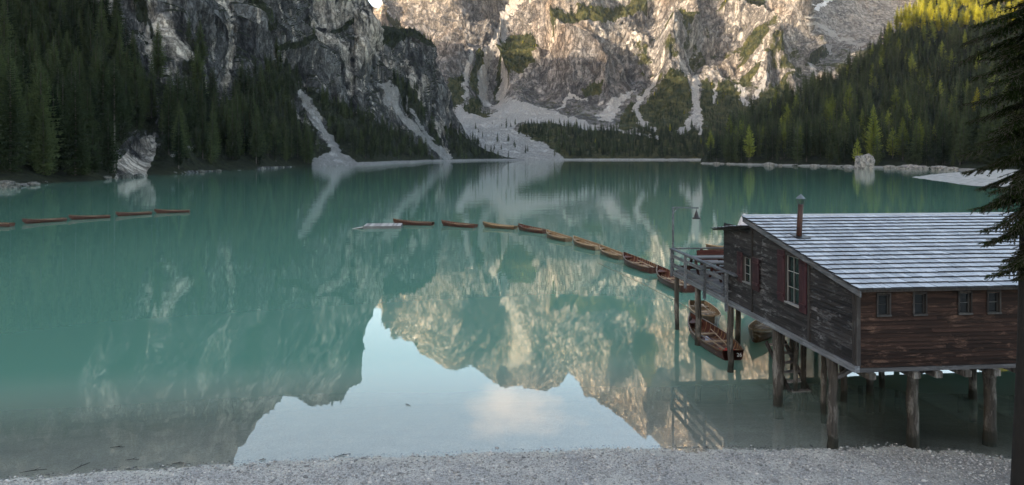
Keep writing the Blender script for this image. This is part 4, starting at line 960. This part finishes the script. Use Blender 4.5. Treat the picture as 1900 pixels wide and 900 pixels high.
# ------------------------------------------------------------------ rowing boats
def hull_parts(hullm, inm, L=5.2, B=.72):
    N = 24; J = 9
    def bw(t): return B * (1 - abs((t - .42) / .58) ** 2.3) if t > .42 else B * (1 - .40 * ((.42 - t) / .42) ** 2)
    def sh(t): return .33 + .10 * (1 - t) ** 2 * .6 + .38 * t ** 3.0
    def kl(t): return -.14 + .42 * max(0, (t - .84) / .16) ** 2
    def sec(t, off):
        b = max(bw(t) - off, .004); k = kl(t) + off * 1.2; s = sh(t); r = []
        for j in range(-J, J + 1):
            a = abs(j) / J; y = b * math.sin(a * math.pi / 2) ** .72; z = k + (s - k) * (1 - math.cos(a * math.pi / 2)) ** 1.05
            if off == 0 and 0 < a < 1: y += .010 * ((a * 6) % 1 < .5)
            if off: z = max(z, .035 + off * .3)
            r.append((y * (1 if j >= 0 else -1), z))
        return r
    outm = MB(); inn = MB(); W_ = 2 * J + 1
    for mbx, off, flip in ((outm, 0, False), (inn, .03, True)):
        vs = []
        for i in range(N + 1):
            t = i / N; x = -L / 2 + L * t + (.0 if i < N else 0)
            for y, z in sec(t, off): vs.append((x - (.12 * (1 - z / .7) if i >= N - 1 else 0), y, z))
        fs = []
        for i in range(N):
            for j in range(W_ - 1):
                q = (i * W_ + j, (i + 1) * W_ + j, (i + 1) * W_ + j + 1, i * W_ + j + 1); fs.append(q if not flip else q[::-1])
        mbx.add(vs, fs, tint=.5, smooth=False)
        mbx.add(vs[:W_], [tuple(range(W_))[::-1] if not flip else tuple(range(W_))], tint=.4)
    gw = MB()
    for sgn in (-1, 1):
        for i in range(N):
            t0, t1 = i / N, (i + 1) / N; q = []
            for t in (t0, t1):
                x = -L / 2 + L * t; b = bw(t); s = sh(t)
                q.append([(x, sgn * (b + .018), s - .03), (x, sgn * max(b - .04, 0), s - .03), (x, sgn * max(b - .04, 0), s + .018), (x, sgn * (b + .018), s + .018)])
            gw.hexa([q[0][0], q[0][1], q[1][1], q[1][0], q[0][3], q[0][2], q[1][2], q[1][3]], tint=.6)
    ribs = MB()
    for i in range(15):
        t = .06 + .86 * i / 14; x = -L / 2 + L * t; r = sec(t, .035)
        for j in range(len(r) - 1):
            (y0, z0), (y1, z1) = r[j], r[j + 1]
            ribs.hexa([(x - .014, y0, z0), (x + .014, y0, z0), (x + .014, y1, z1), (x - .014, y1, z1), (x - .014, y0 * .96, z0 + .022), (x + .014, y0 * .96, z0 + .022), (x + .014, y1 * .96, z1 + .022), (x - .014, y1 * .96, z1 + .022)], tint=.8)
    return outm, inn, gw, ribs, bw, sh, sec
def make_boat(tan, wood=None):
    hm, im = (M_hulltan, M_intan) if tan else (M_hullred, M_inred)
    r = thing('rowing_boat', 'x', 'rowing boat', group='wooden rowing boats moored on the lake')
    outm, inn, gw, ribs, bw, sh, sec = hull_parts(hm, im); L = 5.2
    outm.link('hull', hm, r); inn.link('hull_lining', im, r); gw.link('gunwale', M_intan if tan else M_hulltan, r); ribs.link('ribs', M_intan, r)
    for t, w in ((.12, .34), (.40, .24), (.64, .24)):
        m = MB(); x = -L / 2 + L * t; b = bw(t) - .05
        m.box(x - w / 2, x + w / 2, -b, b, .17, .20); m.link('seat', M_intan, r)
    m = MB(); t = .88; x = -L / 2 + L * t; m.add([(x - .25, -bw(.83) * .9, .44), (x - .25, bw(.83) * .9, .42), (x + .3, 0, .50), (x - .25, -bw(.83) * .9, .39), (x - .25, bw(.83) * .9, .39), (x + .3, 0, .47)],
        [(0, 2, 1), (3, 4, 5), (0, 1, 4, 3), (1, 2, 5, 4), (2, 0, 3, 5)]); m.link('bow_deck', im, r)
    m = MB(); 
    for k in range(5): m.box(-1.6, 1.2, -.3 + k * .125, -.3 + k * .125 + .11, .055, .07)
    m.link('floorboards', im, r)
    for sy in (-1, 1):
        m = MB(); m.tube([(-1.5, sy * .18, .30), (.9, sy * .38, .33)], .022, 6); m.hexa([(-2.1, sy * .18 - .07, .28), (-1.5, sy * .18 - .05, .29), (-1.5, sy * .18 + .05, .29), (-2.1, sy * .18 + .07, .28), (-2.1, sy * .18 - .07, .30), (-1.5, sy * .18 - .05, .31), (-1.5, sy * .18 + .05, .31), (-2.1, sy * .18 + .07, .30)])
        m.link('oar', M_oar, r)
    return r
BR = make_boat(False); BT = make_boat(True); used = {}
def place_boat(src, bow, stern, label, extra=None):
    """bow and stern are waterline points"""
    o = src if id(src) not in used else copy_tree(src); used[id(src)] = 1
    d = Vector(bow[:2]) - Vector(stern[:2]); c = (Vector(bow[:2]) + Vector(stern[:2])) / 2
    L = min(max(d.length * .97, 4.5), 5.4); o.location = (c.x, c.y, random.uniform(-.02, .02)); o.rotation_euler = (random.uniform(-.02, .02), 0, math.atan2(d.y, d.x))
    o.scale = (L / 5.2,) * 3; o['label'] = label; return o
def pb(src, x1, y1, x2, y2, label): return place_boat(src, PW(x1, y1), PW(x2, y2), label)
pb(BR, -58, 420, 24, 420.5, 'rowing boat cut off by the left edge of the picture')
pb(BR, 39, 415.5, 123, 409.5, 'red brown rowing boat second from the left picture edge')
pb(BR, 129, 407.5, 202, 404, 'red brown rowing boat in the middle of the left line of five')
pb(BR, 213, 401.5, 281, 397, 'red rowing boat second from the right in the left line')
pb(BR, 286, 395.5, 352, 394, 'red rowing boat at the right end of the left line')
pb(BR, 728, 416, 805, 418, 'dark red rowing boat directly behind the floating raft')
pb(BR, 818, 418, 884, 422.5, 'red brown rowing boat second after the raft with a pale bow plate')
pb(BT, 896, 421, 957, 425.5, 'tan rowing boat third in the long curved line after the raft')
pb(BR, 960, 425.5, 1013, 433.5, 'brown rowing boat fourth in the curved line after the raft')
pb(BT, 1013, 438, 1056, 449, 'light tan rowing boat fifth in the curved line with open ribs')
pb(BT, 1063, 451, 1112, 465, 'tan rowing boat with pale seats sixth in the curved line')
pb(BT, 1113, 467, 1155, 482, 'brown and tan rowing boat seventh in the curved line')
pb(BR, 1156, 485, 1216, 508, 'long reddish rowing boat eighth in the curved line, last but one before the deck')
pb(BR, 1219, 512, 1280, 544, 'red brown rowing boat partly hidden behind the corner post of the deck')
o26 = place_boat(BR, (8.28, 31.8), (8.62, 26.55), 'dark red rowing boat numbered 26 moored under the deck')
place_boat(BT, (9.25, 31.1), (9.75, 36.0), 'tan rowing boat with a red cushion behind the boat numbered 26')
place_boat(BT, (10.2, 28.9), (12.6, 32.6), 'wooden rowing boat half hidden behind the piles under the boathouse')
place_boat(BT, PW(1311, 466), PW(1412, 468), 'wooden rowing boat seen over the far railing of the deck')
cu_ = bpy.data.curves.new('number', 'FONT'); cu_.body = '26'; cu_.size = .22; cu_.extrude = .003; cu_.align_x = 'CENTER'; cu_.align_y = 'CENTER'
tmp = bpy.data.objects.new('tmp', cu_); COL.objects.link(tmp); bpy.context.view_layer.update()
nm_ = bpy.data.meshes.new_from_object(tmp.evaluated_get(bpy.context.evaluated_depsgraph_get())); bpy.data.objects.remove(tmp); nm_.materials.clear(); nm_.materials.append(M_num)
no = link('number', nm_, o26); no.location = (-2.612, -.26, .20); no.rotation_euler = (math.pi / 2, 0, -math.pi / 2)
m = MB(); m.box(-2.2, -1.85, -.28, .28, .205, .27); q = m.link('cushion', M_red, o26)
m = MB(); m.tube([(-.2, -.1, .0), (.1, .05, .06), (.5, -.05, .03), (.8, .1, .05)], [.06, .12, .10, .05], 8); m.link('folded_cloth', M_cloth, o26)

# floating raft
a = PW(678, 425); raft = thing('floating_raft', 'flat grey wooden raft with a small ramp floating beside the boats', 'raft', ((678 - CX) / F * 75, 74.0, 0), .1)
m = MB()
for k in range(20): m.box(k * .2, k * .2 + .185, .05, 3.1, .24, .30)
m.link('deck_boards', M_raft, raft)
m = MB(); m.box(.02, 3.98, 0, .045, -.1, .29); m.box(.02, 3.98, 3.105, 3.15, -.1, .29); m.box(-.03, .015, 0, 3.1, -.1, .29); m.box(3.985, 4.03, 0, 3.15, -.1, .29); m.link('frame', M_beamu, raft)
m = MB(); m.hexa([(-1.25, .1, -.05), (-.04, .1, .16), (-.04, 1.0, .16), (-1.25, 1.0, -.05), (-1.25, .1, .0), (-.04, .1, .22), (-.04, 1.0, .22), (-1.25, 1.0, .0)]); m.link('ramp', M_raft, raft)

# mooring line along the boats
m = MB(); rp = [PW(x, y, .02) for x, y in ((1110, 488), (1150, 506), (1200, 530), (1262, 562), (1300, 585))]
m.tube(rp, .012, 5); m.link('mooring_rope', M_oar, label='thin pale mooring rope lying on the water below the line of boats', cat='rope')

# twigs lying in the shallow water
tw = [(62, 874, .6, .3, 'pale forked twig in the shallows near the lower left corner'), (150, 866, .5, 1.2, 'dark branching twig at the waterline left of the others'), (245, 853, .35, .1, 'thin twig in the left shallows'),
      (218, 830, .4, .05, 'long thin twig under the left cliff reflection'), (487, 853, .18, .3, 'short dark bit of bark near the waterline'), (636, 845, .42, .5, 'dark stick floating near the shore in the sky reflection'),
      (757, 751, .25, 2.4, 'small dark leaf bit floating in the open sky reflection'), (330, 860, .3, .2, 'small brown twig close to the waterline')]
for x, y, L, an, lb in tw:
    p0 = PW(x, y, .012); m = MB(); m.tube([(-L / 2, 0, 0), (0, .03 * L, .012), (L / 2, 0, .004)], [.006, .012, .006], 5)
    m.tube([(0, .02, .01), (L * .22, L * .2, .03)], [.008, .003], 4)
    o = m.link('twig', M_darkwood, label=lb, cat='twig'); o.location = p0; o.rotation_euler.z = an

# ------------------------------------------------------------------ the near spruce at the right edge
rg = np.random.default_rng(5)
TX, TY = 5.42, 7.0
near_tree = thing('spruce_tree', 'near spruce with dark branches hanging in over the boathouse roof at the right edge', 'tree', (TX, TY, 0))
gz = float(bedz(np.array([TX]), np.array([TY]))[0])
m = MB(); m.tube([(0, 0, gz - .3), (.0, 0, gz + .4), (.02, 0, 6), (.05, 0, 10), (.05, 0, 16)], [.42, .27, .22, .17, .05], 14, wob=.04); g = G('dark_bark'); m.link('trunk', g.bsdf(g.mix(g.noise(g.mapv(g.obj(), (1, 1, .3)), 16, 7, .7), (.010, .010, .010), (.045, .042, .038)), .95, g.bump(g.noise(g.mapv(g.obj(), (1, 1, .3)), 22, 7, .7), .8, .03), .1), near_tree)
def needles(P0, P1, dens, ln, V):
    d = P1 - P0; L = np.linalg.norm(d); 
    if L < 1e-4: return
    d = d / L; n = max(3, int(L * dens)); t = rg.random(n)[:, None]; base = P0 + (P1 - P0) * t
    rv = rg.normal(size=(n, 3)); rv -= (rv @ d)[:, None] * d; rv /= np.linalg.norm(rv, axis=1)[:, None] + 1e-9; rv[:, 2] += .25
    tip = base + rv * ln * rg.uniform(.7, 1.1, (n, 1)) * .75 + d * ln * .75
    w = np.cross(rv, d); w /= np.linalg.norm(w, axis=1)[:, None] + 1e-9; w *= .0032
    V.append(np.stack([base - w, base + w, tip], 1).reshape(-1, 3))
def near_branch(z, az, L, droop, V, tw_):
    n = 14; pts = []
    for i in range(n + 1):
        t = i / n; r = L * t; pts.append(np.array([math.cos(az + .25 * math.sin(t * 3)) * r, math.sin(az + .25 * math.sin(t * 3)) * r, z - droop * L * t ** 1.3 + .10 * L * t ** 3]))
    tw_.tube([tuple(q) for q in pts], [max(.016 * (1 - i / n), .003) * (L / 1.5) for i in range(n + 1)], 5)
    for i in range(1, n):
        p0, p1 = pts[i], pts[i + 1]; d = (p1 - p0); d /= np.linalg.norm(d); s = np.cross(d, [0, 0, 1]); s /= np.linalg.norm(s)
        needles(p0, p1, 420, .02, V)
        for sg in (-1, 1):
            for rep in range(3):
                ln = L * .30 * (1.1 - i / n) * rg.uniform(.3, 1.35) + .05; q0 = p0 + (p1 - p0) * rg.random()
                dirv = d * rg.uniform(.4, 1.0) + s * sg * rg.uniform(.3, .9) + np.array([0, 0, -.65 + .7 * rg.random()]); dirv /= np.linalg.norm(dirv); q1 = q0 + dirv * ln
                tw_.beam(tuple(q0), tuple(q1), .004, .004); needles(q0, q1, 420, .019, V)
                for kk in range(int(ln / .06)):
                    t = (kk + .5) / (ln / .06); w0 = q0 + (q1 - q0) * t; dv = dirv * .8 + s * rg.choice([-1, 1]) * .5 + d * .3 + np.array([0, 0, -.3]); dv /= np.linalg.norm(dv)
                    needles(w0, w0 + dv * ln * .35 * (1.1 - t), 420, .018, V)
V = []; tw_ = MB()
# (height, azimuth from +x, length, droop): most reach left over the lake
BRS = [(10.9, 3.00, 1.15, .35), (10.5, 3.3, 1.05, .5), (10.35, 3.6, 1.2, .5), (9.9, 3.1, .95, .35), (9.6, 3.45, 1.1, .45), (9.45, 2.8, .8, .5), (9.2, 3.2, .75, .45), (9.0, 3.55, 1.0, .45), (8.75, 3.05, .85, .4), (8.5, 3.4, .8, .5),
       (8.3, 3.15, .95, .45), (8.1, 2.9, .8, .5), (7.95, 3.5, .9, .5), (7.75, 3.2, .85, .5), (7.55, 3.35, .85, .5), (7.35, 3.0, .6, .6), (7.15, 3.3, .5, .6), (10.7, 4.0, 1.0, .5), (9.7, 4.1, .9, .5), (8.9, 4.0, .8, .6), (8.2, 4.0, .7, .6), (7.6, 4.1, .6, .6),
       (10.2, 2.5, .9, .5), (9.3, 2.3, .8, .5), (8.6, 2.4, .7, .5), (7.9, 2.3, .6, .6), (6.9, 3.3, .35, .6)] + [(7.0 + .14 * i, 3.1 + .9 * ((i * 7) % 5) / 5, .62 + .05 * (i % 4), .55) for i in range(27)]
for bz, az, L, dr in BRS: near_branch(bz, az, L * .86, dr, V, tw_)
for k in range(26): near_branch(rg.uniform(7.2, 13.5), rg.uniform(-1.6, 1.6), rg.uniform(.8, 1.6), .45, V, tw_) if k < 14 else near_branch(rg.uniform(11.0, 14), rg.uniform(1.6, 4.7), rg.uniform(.7, 1.2), .3, V, tw_)
V = np.concatenate(V); print('needles', len(V) // 3)
link('crown', mesh_np('crown', V, np.arange(len(V)).reshape(-1, 3), [M_near]), near_tree)
tw_.link('branches', M_bark, near_tree)
